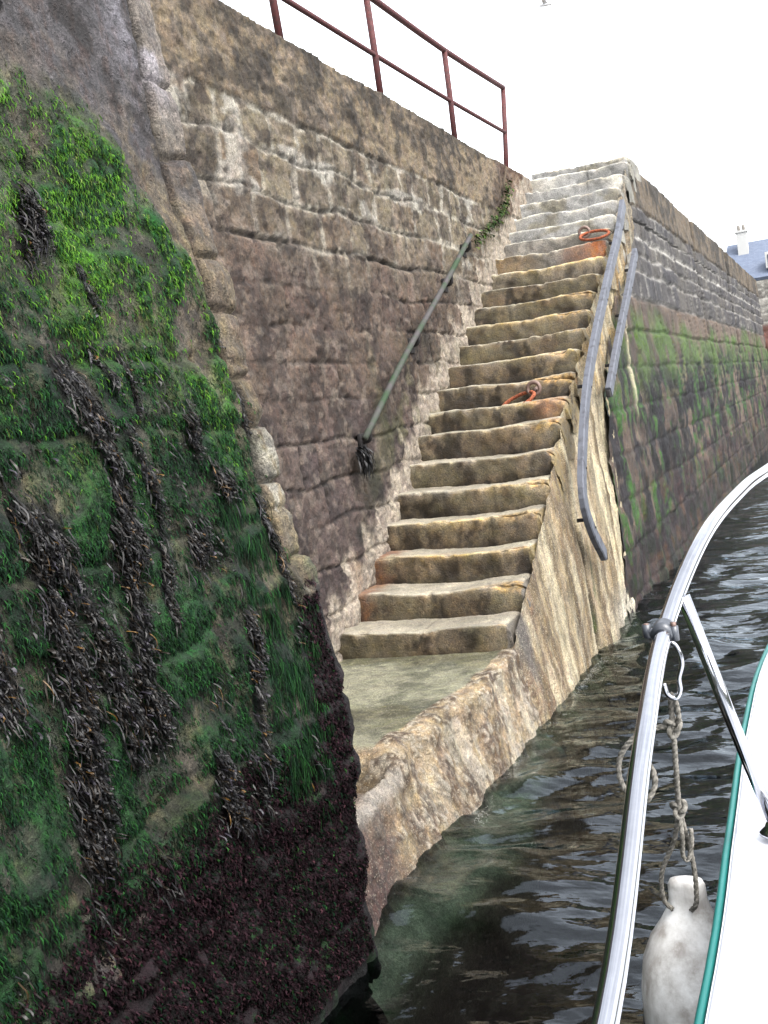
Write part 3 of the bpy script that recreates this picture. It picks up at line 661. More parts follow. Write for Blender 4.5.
# ------------------------------------------------------------------ FAR QUAY WALL
def build_far():
    d = []; y = 3.3; st = .02
    while y < 31.6: d.append(y); y += st; st = min(st*1.011, .14)
    ys = np.array(d); zs = np.concatenate([np.linspace(-.9, -.15, 10)[:-1], np.arange(-.15, 4.93, .026)])
    Y, Z = np.meshgrid(ys, zs, indexing='ij')
    y_st = np.where(zs > 4.2, 7.665, np.minimum(YB(zs)-.35, 7.3))        # begins behind the stair block
    Y = y_st[None]+(Y-ys[0])*(31.6-y_st[None])/(ys[-1]-ys[0])
    rows = [-1.5, -.9, -.4, .1, .55, 1.0, 1.45, 1.9, 2.33, 2.75, 3.15, 3.5, 3.74, 3.97, 4.19, 4.40, 6]
    dd, idn, ri = masonry(Y, Z, rows, .62, 27, .025)
    n1 = fbm(Y*.8, Z*1.2, 0, 4, 601); n2 = fbm(Y*5, Z*5, 0, 4, 602); n3 = fbm(Y*16, Z*18, 0, 3, 603)
    cop = sst(4.38, 4.42, Z+.02*n2); upz = sst(3.12, 3.18, Z)*(1-cop)
    lowf = sst(2.8, 2.3, Z)
    X = .20 - .045*Z + .03*n1*.5 + .016*n2 + (idn-.5)*.03*(1-cop)*(1-.8*lowf) - (1-sst(.004, .035, dd))*.028*(1-cop)*(1-.4*lowf) + .03*lowf*fbm(Y*5, Z*1.6, 2, 5, 606) + cop*.012
    joints = 0*Y
    for yj in (14.5, 21.0, 27.5):
        joints = np.maximum(joints, np.exp(-((Y-yj-.1*np.sin(Z))/(.07+.003*yj))**2))
    X = X - .10*joints
    c = mixc(lin(118, 102, 88)+np.zeros(X.shape+(3,)), lin(90, 78, 70), sst(-.3, .4, n1+.3*n2))
    c = mixc(c, lin(124, 104, 88), .5*idn)
    up_c = mixc(lin(106, 100, 92)+0*c, lin(80, 78, 80), idn)
    c = mixc(c, up_c, upz)
    line = (1-sst(.010, .055, np.abs(dd)+.02*n2))
    c = mixc(c, lin(182, 178, 170), upz*line*.5*sst(-.6, .2, n1+n2+.3))
    band = (1-sst(.02, .06, np.abs(Z-3.97)))*1.0
    c = mixc(c, lin(190, 186, 178), band*.6*sst(-.4, .2, n2+.2))
    dr = sst(.05, .5, fbm(Y*6, Z*.6, 0, 4, 604))*sst(2.7, 3.5, Z)
    c = mixc(c, lin(70, 64, 70), dr*.6*(1-.5*line))
    c = mixc(c, mixc(lin(118, 104, 86)+0*c, lin(82, 74, 64), sst(-.3, .3, n2+n1)), cop)
    c = mixc(c, lin(56, 50, 46), (1-upz)*(1-cop)*(.6-.2*sst(2.7, 2.3, Z))*(1-sst(.004, .03, dd))*sst(-.3, .2, n2+.2))
    # green blocks in the course at 2.7 m, weed and dark streaks below
    zt = 2.95+.35*n1+.1*n2+.1*sst(15, 30, Y)
    gr = .8*sst(.1, -.25, Z-zt+.1*n2)*sst(1.9, 2.4, Z+.2*n1)*sst(-.3, .2, fbm(Y*2.2, Z*2, 3, 4, 605)+.15)
    c = mixc(c, lin(84, 118, 46), gr*.95)
    stk = 1.25*fbm(Y*3.2+.2*Z, Z*1.5, 2, 5, 606, .66)
    low = sst(2.75, 2.2, Z+.3*n1)
    dk = low*sst(-.12, .16, stk+.35*blob(Y, Z, 13, 1.9, 2.2, .5, .9, .3, 9)+.25*sst(5.2, 4.2, Y-.2*Z))
    c = mixc(c, mixc(lin(48, 42, 48)+0*c, lin(36, 38, 32), sst(-.2, .3, n2)), dk*.95)
    c = mixc(c, lin(34, 30, 36)+0*c, .9*low*sst(.05, .35, fbm(Y*1.3, Z*2.2, 12, 5, 640)+.4*blob(Y, Z, 12.5, 1.9, 3.0, .55, .9, .3, 9)-.05))
    gs = low*sst(.12, .38, fbm(Y*6+.2*Z, Z*1.4, 8, 4, 607)+.15*sst(5.5, 4.2, Y))
    c = mixc(c, lin(64, 104, 42), gs*.95*sst(-.4, .1, n2+.6*n3))
    mar = sst(1.25, .75, Z-.12*(Y-8)*.3+.3*n1)*sst(5.0, 7.0, Y)
    c = mixc(c, mixc(lin(82, 54, 54)+0*c, lin(52, 40, 44), sst(-.2, .3, n3)), mar*.65*sst(-.1, .4, fbm(Y*3, Z*2, 4, 4, 612)+.2))
    base = sst(.9, .3, Z+.25*n1)
    c = mixc(c, mixc(lin(58, 42, 44)+0*c, lin(40, 46, 32), sst(-.1, .3, n2)), base*.75)
    c = mixc(c, lin(112, 84, 54), .35*low*sst(.35, .5, fbm(Y*4, Z*4, 4, 3, 611))*sst(1.4, .8, Z))
    # pale calcite streak
    ps = np.exp(-((Y-(5.75-.10*(3.2-Z)))/.07)**2)*sst(3.25, 3.1, Z)*sst(1.6, 2.2, Z)
    c = mixc(c, lin(200, 190, 158), .8*ps*sst(-.5, .1, n2+.3)); X = X+.02*ps
    tan = sst(.3, -.25, Y-YB(Z)-.25-.2*n2)*sst(3.1, 3.5, Z+.2*n1)
    c = mixc(c, lin(172, 166, 152), .7*tan)
    c = mixc(c, lin(30, 27, 26), np.minimum(1, joints*1.3))
    P = np.stack([X, Y, Z], -1)
    nb = np.linspace(.03, .5, 8)
    top = np.stack([np.stack([X[:, -1]-k, Y[:, -1], 4.935+.01*fbm(Y[:, -1]*2, k*9, 0, 3, 3)], -1) for k in nb], 1)
    P = np.concatenate([P, top], 1); c = np.concatenate([c, np.repeat(c[:, -1:], len(nb), 1)], 1)
    # round the far corner, then the end face
    e = np.linspace(0, 1, 9)[1:]
    endc = np.stack([np.stack([P[-1, :, 0]-.6*(1-np.cos(k*1.57))-6*max(0, k-.6), P[-1, :, 1]+.6*np.sin(k*1.57), P[-1, :, 2]], -1) for k in e], 0)
    P = np.concatenate([P, endc]); c = np.concatenate([c, np.repeat(c[-1:], len(e), 0)])
    # drop the part the stair block covers: keep only from the boundary on
    o = grid('quay_wall', P, M_far, None, c)
    tag(o, 'long grey quay wall beyond the steps, streaked with dark and green weed', 'quay wall')
# the wall starts behind the stair block; above the treads it may not show, so its first columns are set by height
def build_far_wrapped():
    build_far()
build_far_wrapped()

# quay top behind the walls
bm = bmesh.new()
box(bm, (-16.55, 11.05, 4.75), (30, 41.1, .2)); box(bm, (-.78, 20.0, 4.76), (1.2, 24.4, .21))
q = obj('quay_top', bm, plain('quay concrete', (.28, .26, .23), .9, 0, scale=3, bump=.3), smooth=False); tag(q, kind='structure')

# ------------------------------------------------------------------ WEED: strands and fronds hanging on the buttress
def ribbons(base, nrm, length, width, col, seg=4, outw=.02, sway=.3, down=(0, 0, -1), wavy=.0):
    n = len(base)
    t = np.linspace(0, 1, seg+1)
    dirs = np.zeros((n, 3)); dirs[:, 2] = -1; dirs[:, 1] = sway*rng.normal(size=n); dirs[:, 0] = .11+.15*rng.random(n)*outw/.02*.3
    dirs /= np.linalg.norm(dirs, axis=1)[:, None]
    P = base[:, None, :] + dirs[:, None, :]*(length[:, None]*t[None])[..., None]
    bulge = outw*(np.sin(t*math.pi*.8)+.25)[None]*(.3+rng.random(n))[:, None]
    P[..., 0] += bulge
    ph = rng.random(n)*6.28
    P[..., 1] += wavy*np.sin(t[None]*7+ph[:, None])*length[:, None]
    P[..., 0] += .5*wavy*np.cos(t[None]*9+ph[:, None])*length[:, None]
    a = rng.uniform(-1.1, 1.1, n)
    side = np.stack([np.sin(a), np.cos(a), 0*a], -1)
    w = width[:, None]*np.clip(1.0-.65*t[None]**2, .1, 1)*(.75+.5*rng.random((n, seg+1)))
    L = P - side[:, None]*w[..., None]*.5; Rr = P + side[:, None]*w[..., None]*.5
    V = np.stack([L, Rr], 2).reshape(n, -1, 3)
    k = np.arange(seg)*2
    q = np.stack([k, k+1, k+3, k+2], -1)
    Q = (np.arange(n)[:, None, None]*(2*(seg+1)) + q[None]).reshape(-1, 4)
    C = np.repeat(col[:, None], 2*(seg+1), 1)
    return V.reshape(-1, 3), Q, C.reshape(-1, 3)
def sample(maskf, n, ylo=-5.1, yhi=-3.08, zlo=.02, zhi=3.5):
    y = rng.uniform(ylo, yhi, n); z = rng.uniform(zlo, zhi, n)
    m = maskf(y, z); k = rng.random(n) < m
    return y[k], z[k]
def bcol(cols, w, n, var=.3):
    idx = rng.choice(len(cols), n, p=np.array(w)/sum(w)); c = np.array(cols)[idx]
    return c*(1+var*rng.normal(size=(n, 1))).clip(.3, 1.9)
# green film of fine hair-like weed
y, z = sample(algae_mask, 190000)
x = bx_at(y, z)
n = len(y); n1 = fbm(y*3, z*3, x, 4, 41)
up2 = sst(2.0, 2.9, z+.25*n1)
cA = bcol([G_dk, G_md, lin(36, 68, 46)], [5, 4, 2], n); cB = bcol([G_br, G_md, lin(108, 128, 58)], [5, 4, .7], n)
cc = np.where((rng.random(n) < up2)[:, None], cB, cA)
long_ = (y > -3.55) & (z < 1.9)
ln = np.where(long_, .065, .020)*(.5+rng.random(n))
wd = np.where(long_, .0028, .0034)*(.6+.8*rng.random(n))
V, Q, C_ = ribbons(np.stack([x-.004, y, z], -1), None, ln, wd, cc, seg=2, outw=.009, sway=.3)
tag(mesh_np('green_algae', V, Q, M_green, None, C_), 'fine bright green algae hanging over the face of the buttress', 'algae', kind='stuff')
# purple-red crust tufts on the lower, wet part
def lowmask(y, z):
    lim = np.interp(y, [-5.2, -4.6, -4.0, -3.75, -3.42, -3.3, -3.2, -3.1], [.8, .85, .98, .95, .85, .9, 1.4, 1.48])
    return sst(.1, -.08, z-lim+.12*fbm(y*3, z*3, 0, 3, 5))
y, z = sample(lowmask, 90000, zhi=1.6, yhi=-3.06)
x = bx_at(y, z); n = len(y)
cc = bcol([P_dk, P_md, K_dk, lin(74, 46, 52), G_dk, lin(50, 96, 44)], [6, 5, 3, .8, 1.5, .2], n, .35)
V, Q, C_ = ribbons(np.stack([x-.003, y, z], -1), None, .016*(.5+rng.random(n)), .006*(.5+rng.random(n)), cc, seg=2, outw=.010, sway=.6)
tag(mesh_np('red_weed', V, Q, M_red, None, C_), 'short purple red weed crust on the wet foot of the buttress', 'seaweed', kind='stuff')
# bladder wrack
WK = [lin(32, 28, 29), lin(22, 20, 23), lin(44, 38, 32), lin(66, 62, 72), lin(104, 76, 34), lin(52, 42, 30)]
WP = [6, 7, 4, .8, .3, 1.8]
def wrack_mesh(y, z, n_each=1, ln0=.06):
    x = bx_at(y, z); n = len(y)
    parts = []
    c = bcol(WK, WP, n)
    parts.append(ribbons(np.stack([x+.004, y, z], -1), None, ln0*(.4+rng.random(n)), .0042*(.6+.8*rng.random(n)), c, seg=5, outw=.020, sway=.25, wavy=.05))
    m = n//2; k = rng.choice(n, m, replace=False)
    c = bcol(WK, [4, 4, 3, 1.6, .6, 1.5], m)
    parts.append(ribbons(np.stack([x[k]+.012, y[k]+.01*rng.normal(size=m), z[k]-.03], -1), None, .018*(.5+rng.random(m)), .0075*(.6+.8*rng.random(m)), c, seg=3, outw=.024, sway=.7, wavy=.09))
    off = 0; Vs, Qs, Cs = [], [], []
    for V, Q, C_ in parts:
        Vs.append(V); Qs.append(Q+off); Cs.append(C_); off += len(V)
    return np.concatenate(Vs), np.concatenate(Qs), np.concatenate(Cs)
y, z = sample(wrack_mask, 66000, zhi=3.0, zlo=.8)
V, Q, C_ = wrack_mesh(y, z)
tag(mesh_np('bladder_wrack', V, Q, M_leaf, None, C_), 'dark bladder wrack hanging in long bands down the buttress', 'seaweed', kind='stuff')
TUF = [(-3.60, 2.18, .045, .07, 'brown wrack tuft on the green algae, orange at its tip'),
       (-3.49, 1.98, .05, .045, 'wrack tuft spreading sideways, lower right of the brown one'),
       (-3.74, 1.80, .05, .05, 'small sparse wrack tuft above the bare strip of stone'),
       (-3.57, 1.45, .02, .07, 'grey glossy wrack tuft near the right edge of the algae'),
       (-3.97, 1.02, .06, .07, 'lowest wrack tuft hanging just above the purple weed'),
       (-4.12, 2.86, .03, .06, 'silvery wrack tuft high at the left edge of the algae')]
for (ty, tz, ry, rz, lab) in TUF:
    n = 170
    y = ty + ry*rng.normal(size=n)*.6; z = tz + rz*rng.normal(size=n)*.6
    V, Q, C_ = wrack_mesh(y, z, ln0=.055)
    tag(mesh_np('wrack_tuft', V, Q, M_leaf, None, C_), lab, 'seaweed', 'single tufts of wrack on the buttress')

# ------------------------------------------------------------------ WATER
def build_water():
    xs = np.concatenate([np.arange(-.35, 3.2, .022), 3.2+np.cumsum(.022*1.06**np.arange(1, 110))])
    a = np.arange(-7.6, 1.5, .026); b = [1.5]; st = .026
    while b[-1] < 2500: b.append(b[-1]+st); st *= 1.022
    ys = np.concatenate([[-60, -20, -12, -9], a, b[1:]])
    X, Y = np.meshgrid(xs, ys, indexing='ij')
    sp = np.maximum(np.gradient(ys)[None]+0*X, np.gradient(xs)[:, None])
    f1 = sst(.35, .08, sp); f2 = sst(.09, .035, sp)
    wx = X+.25*fbm(X*.8, Y*.8, 0, 2, 700); wy = Y+.25*fbm(X*.8, Y*.8, 3, 2, 701)
    # crests run roughly across the gap, from the wall out to the boat
    ca, sa = math.cos(.5), math.sin(.5)
    p = wx*ca+wy*sa; qv = -wx*sa+wy*ca
    h = .046*fbm(p*1.1, qv*2.0, 0, 2, 702)*f1
    h = h + .013*fbm(p*3.0, qv*4.8, 2, 2, 703)*f2 + .0018*fbm(p*9, qv*15.0, 1, 2, 704)*f2
    h = h + .004*np.sin((X-.2)*26+3*fbm(X*2, Y*2, 0, 2, 705))*sst(.9, .2, X)*f2
    Z = h-.012
    o = grid('water', np.stack([X, Y, Z], -1), None, None)
    m = bpy.data.materials.new('harbour water'); m.use_nodes = True
    n = m.node_tree; n.nodes.clear(); out = n.nodes.new('ShaderNodeOutputMaterial')
    gl = n.nodes.new('ShaderNodeBsdfGlossy'); gl.inputs['Roughness'].default_value = .035; gl.inputs['Color'].default_value = (.88, .95, 1, 1)
    tr = n.nodes.new('ShaderNodeBsdfTransparent'); tr.inputs['Color'].default_value = (.30, .38, .34, 1)
    fr = n.nodes.new('ShaderNodeFresnel'); fr.inputs['IOR'].default_value = 1.42
    mxs = n.nodes.new('ShaderNodeMixShader')
    tc = n.nodes.new('ShaderNodeTexCoord')
    mp = n.nodes.new('ShaderNodeMapping'); mp.inputs['Rotation'].default_value = (0, 0, -.5); mp.inputs['Scale'].default_value = (1, 2.0, 1)
    n.links.new(tc.outputs['Object'], mp.inputs['Vector'])
    b1 = nnoise(n, 1.6, 2, mp.outputs[0], .4); b2 = nnoise(n, 7, 2, mp.outputs[0], .5)
    hh = nmath(n, 'ADD', nmath(n, 'MULTIPLY', b1.outputs['Fac'], 1.0), nmath(n, 'MULTIPLY', b2.outputs['Fac'], .12))
    bp = n.nodes.new('ShaderNodeBump'); bp.inputs['Strength'].default_value = .7; bp.inputs['Distance'].default_value = .10
    n.links.new(hh, bp.inputs['Height'])
    n.links.new(bp.outputs[0], gl.inputs['Normal']); n.links.new(bp.outputs[0], fr.inputs['Normal'])
    n.links.new(fr.outputs[0], mxs.inputs[0]); n.links.new(tr.outputs[0], mxs.inputs[1]); n.links.new(gl.outputs[0], mxs.inputs[2])
    n.links.new(mxs.outputs[0], out.inputs[0])
    o.data.materials.append(m); tag(o, kind='structure')
    # murk: silt in the water, thickening with depth: closed box just under the surface
    bm = bmesh.new(); box(bm, (30, 1240, -1.75), (62, 2600, 3.2))
    mm = bpy.data.materials.new('silty water'); mm.use_nodes = True
    n = mm.node_tree; n.nodes.clear(); out = n.nodes.new('ShaderNodeOutputMaterial')
    va = n.nodes.new('ShaderNodeVolumeAbsorption'); va.inputs['Color'].default_value = (.30, .34, .25, 1); va.inputs['Density'].default_value = 4.5
    n.links.new(va.outputs[0], out.inputs['Volume'])
    o2 = obj('water_depth', bm, mm, smooth=False); tag(o2, kind='structure')
    # bed with weed and stones
    xs = np.linspace(-.6, 9, 140); ys = np.linspace(-8, 22, 360)
    X, Y = np.meshgrid(xs, ys, indexing='ij')
    n1 = fbm(X*1.2, Y*1.2, 0, 4, 720); n2 = fbm(X*5, Y*5, 0, 4, 721)
    Z = -.95+.30*n1+.08*n2+.25*sst(1.2, .0, X)
    c = mixc(lin(70, 66, 50)+np.zeros(X.shape+(3,)), lin(96, 120, 48), sst(.0, .5, n1+.3*n2))
    c = mixc(c, lin(30, 28, 24), sst(-.0, .5, fbm(X*1.6, Y*1.6, 7, 3, 722)))
    o3 = grid('sea_bed', np.stack([X, Y, Z], -1), M_quay, None, c); tag(o3, kind='structure')
    bm = bmesh.new(); box(bm, (300, 1240, -3.9), (900, 2700, .4)); tag(obj('sea_floor', bm, plain('dark mud', (.02, .022, .018), .9), smooth=False), kind='structure')
build_water()
# sea foam along the wall
yy = rng.uniform(-3.0, 3.6, 3000); k = rng.random(3000) < sst(-.1, .5, fbm(yy*2.5, yy*0, 0, 3, 730)+.15); yy = yy[k]
xx = .235+.012*fbm(yy*4, yy*0, 0, 2, 731)+np.abs(rng.normal(size=len(yy)))*.035
s_ = rng.uniform(.001, .003, len(yy)); zz = .003+.006*rng.random(len(yy))
V = np.stack([np.stack([xx-s_, yy, zz], -1), np.stack([xx, yy-s_*1.6, zz], -1), np.stack([xx+s_, yy, zz], -1), np.stack([xx, yy+s_*1.6, zz], -1)], 1)
tag(mesh_np('foam', V.reshape(-1, 3), np.arange(len(yy)*4).reshape(-1, 4), plain('foam', (.30, .30, .27), .8), None), 'specks of foam on the water along the foot of the wall', 'foam', kind='stuff')

# ------------------------------------------------------------------ RAILING on the quay edge
ral = empty('railing', (-1.22, 3.5, 4.86))
tag(ral, 'rusty dark red two rail railing on the quay edge above the wall', 'railing')
POSTS = [((-1.24, -1.38, 4.84), (-1.24, -1.40, 5.72)), ((-1.24, .604, 4.84), (-1.24, .50, 5.74)), ((-1.24, 2.53, 4.85), (-1.24, 2.50, 5.78)), ((-1.24, 4.59, 4.86), (-1.24, 4.62, 5.82)), ((-1.24, 6.55, 4.87), (-1.24, 6.90, 5.93))]
for a, b in POSTS:
    bm = bmesh.new(); tube(bm, [a, tuple((Vector(a)+Vector(b))/2+Vector((0, .01, 0))), b], .030, 10); tube(bm, [a, (a[0], a[1], a[2]+.03)], .055, 10)
    obj('post', bm, M_rust, ral)
bm = bmesh.new(); tube(bm, smooth_pts([(-1.24, -4.5, 5.66)]+[p[1] for p in POSTS], 3), .030, 10); obj('top_rail', bm, M_rust, ral)
bm = bmesh.new(); tube(bm, smooth_pts([(-1.24, -4.5, 5.18), (-1.24, -1.4, 5.20), (-1.24, .58, 5.24), (-1.24, 2.6, 5.265), (-1.24, 4.62, 5.30), (-1.24, 6.72, 5.36)], 3), .022, 10); obj('middle_rail', bm, M_rust, ral)

# broken handrail on the recess wall
hr = empty('handrail', (-1.1, 2.5, 2.9)); tag(hr, 'sloping weathered handrail pole fixed to the brown wall left of the steps', 'handrail')
bm = bmesh.new(); hp = smooth_pts([(-1.07, .72, 2.0), (-1.075, 1.82, 2.62), (-1.08, 3.0, 3.22), (-1.09, 4.19, 3.84)], 5)
tube(bm, hp, .025, 12); obj('pole', bm, M_pole, hr)
for yb in (.85, 2.2, 3.35, 4.1):
    zb = float(np.interp(yb, [p.y for p in hp], [p.z for p in hp]))
    bm = bmesh.new(); tube(bm, smooth_pts([(-1.08, yb, zb-.02), (-1.10, yb+.02, zb-.09), (-1.19, yb+.03, zb-.10)], 4), .018, 8)
    box(bm, (-1.165, yb+.03, zb-.10), (.03, .10, .13), None, .006); obj('bracket', bm, M_iron, hr)
# dark weed caught on its lower end
n = 150; y = .72+.06*rng.normal(size=n).clip(-1.3, 1.3); z = 1.95-.10*rng.random(n); 
V, Q, C_ = ribbons(np.stack([-1.13+0*y, y, z], -1), None, .13*(.4+rng.random(n)), .012*(.6+rng.random(n)), bcol(WK[:3], [3, 3, 1], n), seg=4, outw=.04, sway=.2, wavy=.05)
tag(mesh_np('wrack_clump', V, Q, M_leaf, None, C_), 'dark weed hanging from the low end of the wall handrail', 'seaweed')
# creeper hanging over the wall top
iv = empty('creeper', (-1.12, 5.5, 4.4)); tag(iv, 'thin leafy green creeper trailing down the wall to the handrail', 'plant')
bm = bmesh.new(); ip = smooth_pts([(-1.13, 6.1, 4.80), (-1.13, 5.95, 4.62), (-1.12, 5.80, 4.42), (-1.12, 5.45, 4.22), (-1.10, 4.95, 4.02), (-1.10, 4.25, 3.79)], 8)
tube(bm, ip, .012, 6); obj('stem', bm, plain('creeper stem', (.06, .045, .03), .9), iv)
lv = []; 
for _ in range(380):
    t = random.random()**.8; p = ip[min(len(ip)-1, int((.18+.82*t)*len(ip)))]
    lv.append((p.x+.02+random.gauss(0, .02), p.y+random.gauss(0, .035), p.z+random.gauss(0, .035)))
lv = np.array(lv); n = len(lv)
V, Q, C_ = ribbons(lv, None, .035*(.5+rng.random(n)), .022*(.5+rng.random(n)), bcol([lin(72, 100, 44), lin(50, 78, 36), lin(104, 120, 60)], [4, 4, 2], n), seg=2, outw=.03, sway=.9)
mesh_np('leaves', V, Q, M_green, iv, C_)

# ------------------------------------------------------------------ BARS on the outer face of the stairs
def bar(name, pts, w, t, label):
    pts = smooth_pts(pts, 5)
    e = empty(name, tuple(pts[len(pts)//2])); tag(e, label, 'metal bar', 'blue grey bars on the outer face of the steps')
    bm = bmesh.new(); rings = []
    for i, p in enumerate(pts):
        tg = (pts[min(i+1, len(pts)-1)]-pts[max(i-1, 0)]).normalized()
        n_ = Vector((1, 0, .04)).normalized(); sd_ = tg.cross(n_).normalized()
        b_ = .18
        cs = [(-1, 0), (-1, 1-b_), (-1+b_, 1), (1-b_, 1), (1, 1-b_), (1, 0)]
        rings.append([bm.verts.new(p + sd_*(a*w/2) + n_*(b*t-.5*t)) for a, b in cs])
    for A, B in zip(rings[:-1], rings[1:]):
        for k in range(6): bm.faces.new((A[k], A[(k+1) % 6], B[(k+1) % 6], B[k]))
    bm.faces.new(rings[0]); bm.faces.new(rings[-1][::-1])
    obj('rail', bm, M_bar, e, smooth=False)
    L = len(pts)
    for fr in np.linspace(.12, .92, 5):
        p = pts[int(fr*(L-1))]; tg = (pts[min(int(fr*(L-1))+1, L-1)]-pts[int(fr*(L-1))-1]).normalized()
        for sgn in (-1,):
            bm = bmesh.new(); s2 = tg.cross(Vector((1, 0, 0))).normalized()
            c = p+s2*sgn*w*.30+Vector((t*.5, 0, 0)); tube(bm, [c-Vector((.01, 0, 0)), c+Vector((.006, 0, 0))], .010, 8); obj('bolt', bm, M_iron, e)
    # stand-offs to the wall
    for fr in (.15, .5, .85):
        p = pts[int(fr*(L-1))]; bm = bmesh.new(); box(bm, (p.x-.055, p.y, p.z-.01), (.07, .022, .03), None, .005); obj('bracket', bm, M_iron, e)
    # dark block in place of the shade inside the open lower end
    p = pts[-1]; bm = bmesh.new(); tg = (pts[-1]-pts[-3]).normalized()
    box(bm, p+tg*.02, (t*.8, w*.8, .07), None, .008); obj('end_shade', bm, M_iron, e)
B1 = [(.17, 5.967, 4.125), (.175, 5.404, 3.736), (.185, 4.514, 3.248), (.20, 3.399, 2.624), (.215, 2.681, 2.18), (.225, 2.256, 1.816), (.235, 1.885, 1.355), (.24, 1.973, 1.059), (.25, 2.314, .758)]
B2 = [(.17, 6.447, 3.633), (.185, 5.462, 3.096), (.20, 4.421, 2.544), (.215, 3.589, 2.085)]
bar('guard_bar', B1, .115, .05, 'long bent blue grey bar running down the outer edge of the steps')
bar('guard_bar', B2, .105, .05, 'shorter straight blue grey bar on the wall right of the long one')

# ------------------------------------------------------------------ MOORING RINGS
def ring(loc, ang, label, R0=.165, off=.9):
    e = empty('mooring_ring', loc); tag(e, label, 'mooring ring', 'rusty mooring rings on the steps')
    bm = bmesh.new(); pts = []
    c = Vector(loc)
    ax = Vector((math.cos(ang), -.18, math.sin(ang))).normalized(); ay = Vector((0, -.8, -.50)).normalized()
    for k in range(32):
        t = 2*math.pi*k/32; pts.append(c + Vector((0, -.05, -.01)) - ax*R0*off + ax*R0*math.cos(t) + ay*(R0*.62*math.sin(t)+.05))
    tube(bm, pts, .016, 8, closed=True); obj('ring', bm, M_rust2, e)
    bm = bmesh.new(); p2 = []
    for k in range(20):
        t = 2*math.pi*k/20; p2.append(c+Vector((.055*math.cos(t), -.02, .02+.055*math.sin(t))))
    tube(bm, p2, .018, 8, closed=True); tube(bm, [c+Vector((0, .0, .0)), c+Vector((0, .12, .02))], .022, 8); obj('eye_bolt', bm, M_eye, e)
ring((-.26, 2.71, 2.19), R(14), 'rusty mooring ring lying on the middle of the stairs')
ring((-.22, 5.62, 3.83), R(-3), off=-.75, label= 'rusty mooring ring near the top of the stairs, above the orange stain')
M_dummy = None

# ------------------------------------------------------------------ BOAT
boat = empty('motor_boat', (3.2, -7, 0)); tag(boat, 'white motor boat with teal stripe and steel rail, bottom right', 'boat')
EDGE = [(2.02, -12.5, 1.36), (2.0, -9.0, 1.39), (2.015, -7.0, 1.42), (2.03, -5.9, 1.45), (2.025, -5.45, 1.48), (2.012, -4.98, 1.49), (2.02, -4.49, 1.50), (2.10, -3.7, 1.53), (2.30, -2.9, 1.57), (2.65, -2.1, 1.62), (3.12, -1.5, 1.67), (3.5, -1.3, 1.69)]
ep = smooth_pts(EDGE, 6); CX = 3.5
bm = bmesh.new(); rows_ = []
for p in ep:                                   # cambered deck, port side then starboard side
    row = []
    for k in np.linspace(0, 1, 13):
        x = p.x+(2*CX-2*p.x)*k; row.append(bm.verts.new((x, p.y, p.z+.05*(1-(2*k-1)**2)+.004)))
    rows_.append(row)
for A, B in zip(rows_[:-1], rows_[1:]):
    for k in range(12):
        try: bm.faces.new((A[k], A[k+1], B[k+1], B[k]))
        except ValueError: pass
obj('deck', bm, M_gel, boat)
for nm, sgn in (('hull', 1),):
    bm = bmesh.new()
    for side in (0, 1):
        rows_ = []
        for p in ep:
            x0 = p.x if side == 0 else 2*CX-p.x; s = 1 if side == 0 else -1
            half = abs(CX-p.x); tuck = .38*min(1, half/1.2)
            row = [bm.verts.new((x0, p.y, p.z)), bm.verts.new((x0+s*.01, p.y-.01, p.z-.12)), bm.verts.new((x0+s*tuck*.22, p.y-.12, p.z-.6)), bm.verts.new((x0+s*tuck*.55, p.y-.35, .25)), bm.verts.new((x0+s*tuck, p.y-.55, -.15)), bm.verts.new((CX, p.y-.7, -.45))]
            rows_.append(row)
        for A, B in zip(rows_[:-1], rows_[1:]):
            for k in range(5):
                try: bm.faces.new((A[k], B[k], B[k+1], A[k+1]))
                except ValueError: pass
    obj('hull', bm, M_gel, boat)
for nm, off, mt, r0 in (('rubbing_strake', -.008, M_teal, .0058), ('gunwale_lip', .010, M_gel2, .009)):
    bm = bmesh.new(); tube(bm, [(p.x+off, p.y, p.z+(.002 if off > 0 else -.006)) for p in ep], r0, 8)
    obj(nm, bm, mt, boat)
# unseen cabin aft, behind the camera, added to darken reflections in the rail
bm = bmesh.new()
lo = [(2.62, -7.9), (4.38, -7.9), (4.42, -10.6), (2.58, -10.6)]; hi = [(2.78, -8.35), (4.22, -8.35), (4.28, -10.6), (2.72, -10.6)]
for a_, b_, z0_, z1_ in ((lo, lo, 1.40, 2.25), (lo, hi, 2.25, 3.25), (hi, [(x, y+.25 if y > -9 else y-.2) for x, y in hi], 3.25, 3.32)):
    A_ = [bm.verts.new((x, y, z0_)) for x, y in a_]; B_ = [bm.verts.new((x, y, z1_)) for x, y in b_]
    for k in range(4): bm.faces.new((A_[k], A_[(k+1) % 4], B_[(k+1) % 4], B_[k]))
bm.faces.new(B_)
wh = obj('added_wheelhouse', bm, M_gel, boat, False)
M_glass = plain('dark window glass', (.015, .02, .025), .06)
def quad(pts, name='window'):
    bm = bmesh.new(); v = [bm.verts.new(p) for p in pts]; f = bm.faces.new(v); r = bmesh.ops.extrude_face_region(bm, geom=[f])
    n_ = (Vector(pts[1])-Vector(pts[0])).cross(Vector(pts[2])-Vector(pts[0])).normalized()
    bmesh.ops.translate(bm, vec=n_*.012, verts=[e for e in r['geom'] if isinstance(e, bmesh.types.BMVert)]); return obj(name, bm, M_glass, wh, False)
for u0, u1 in ((.06, .47), (.53, .94)):
    f_pt = lambda u, v: (2.62+.16*v+(1.76-.32*v)*u, -7.9-.45*v+.012, 2.25+v)
    quad([f_pt(u0, .14), f_pt(u1, .14), f_pt(u1, .86), f_pt(u0, .86)][::-1])
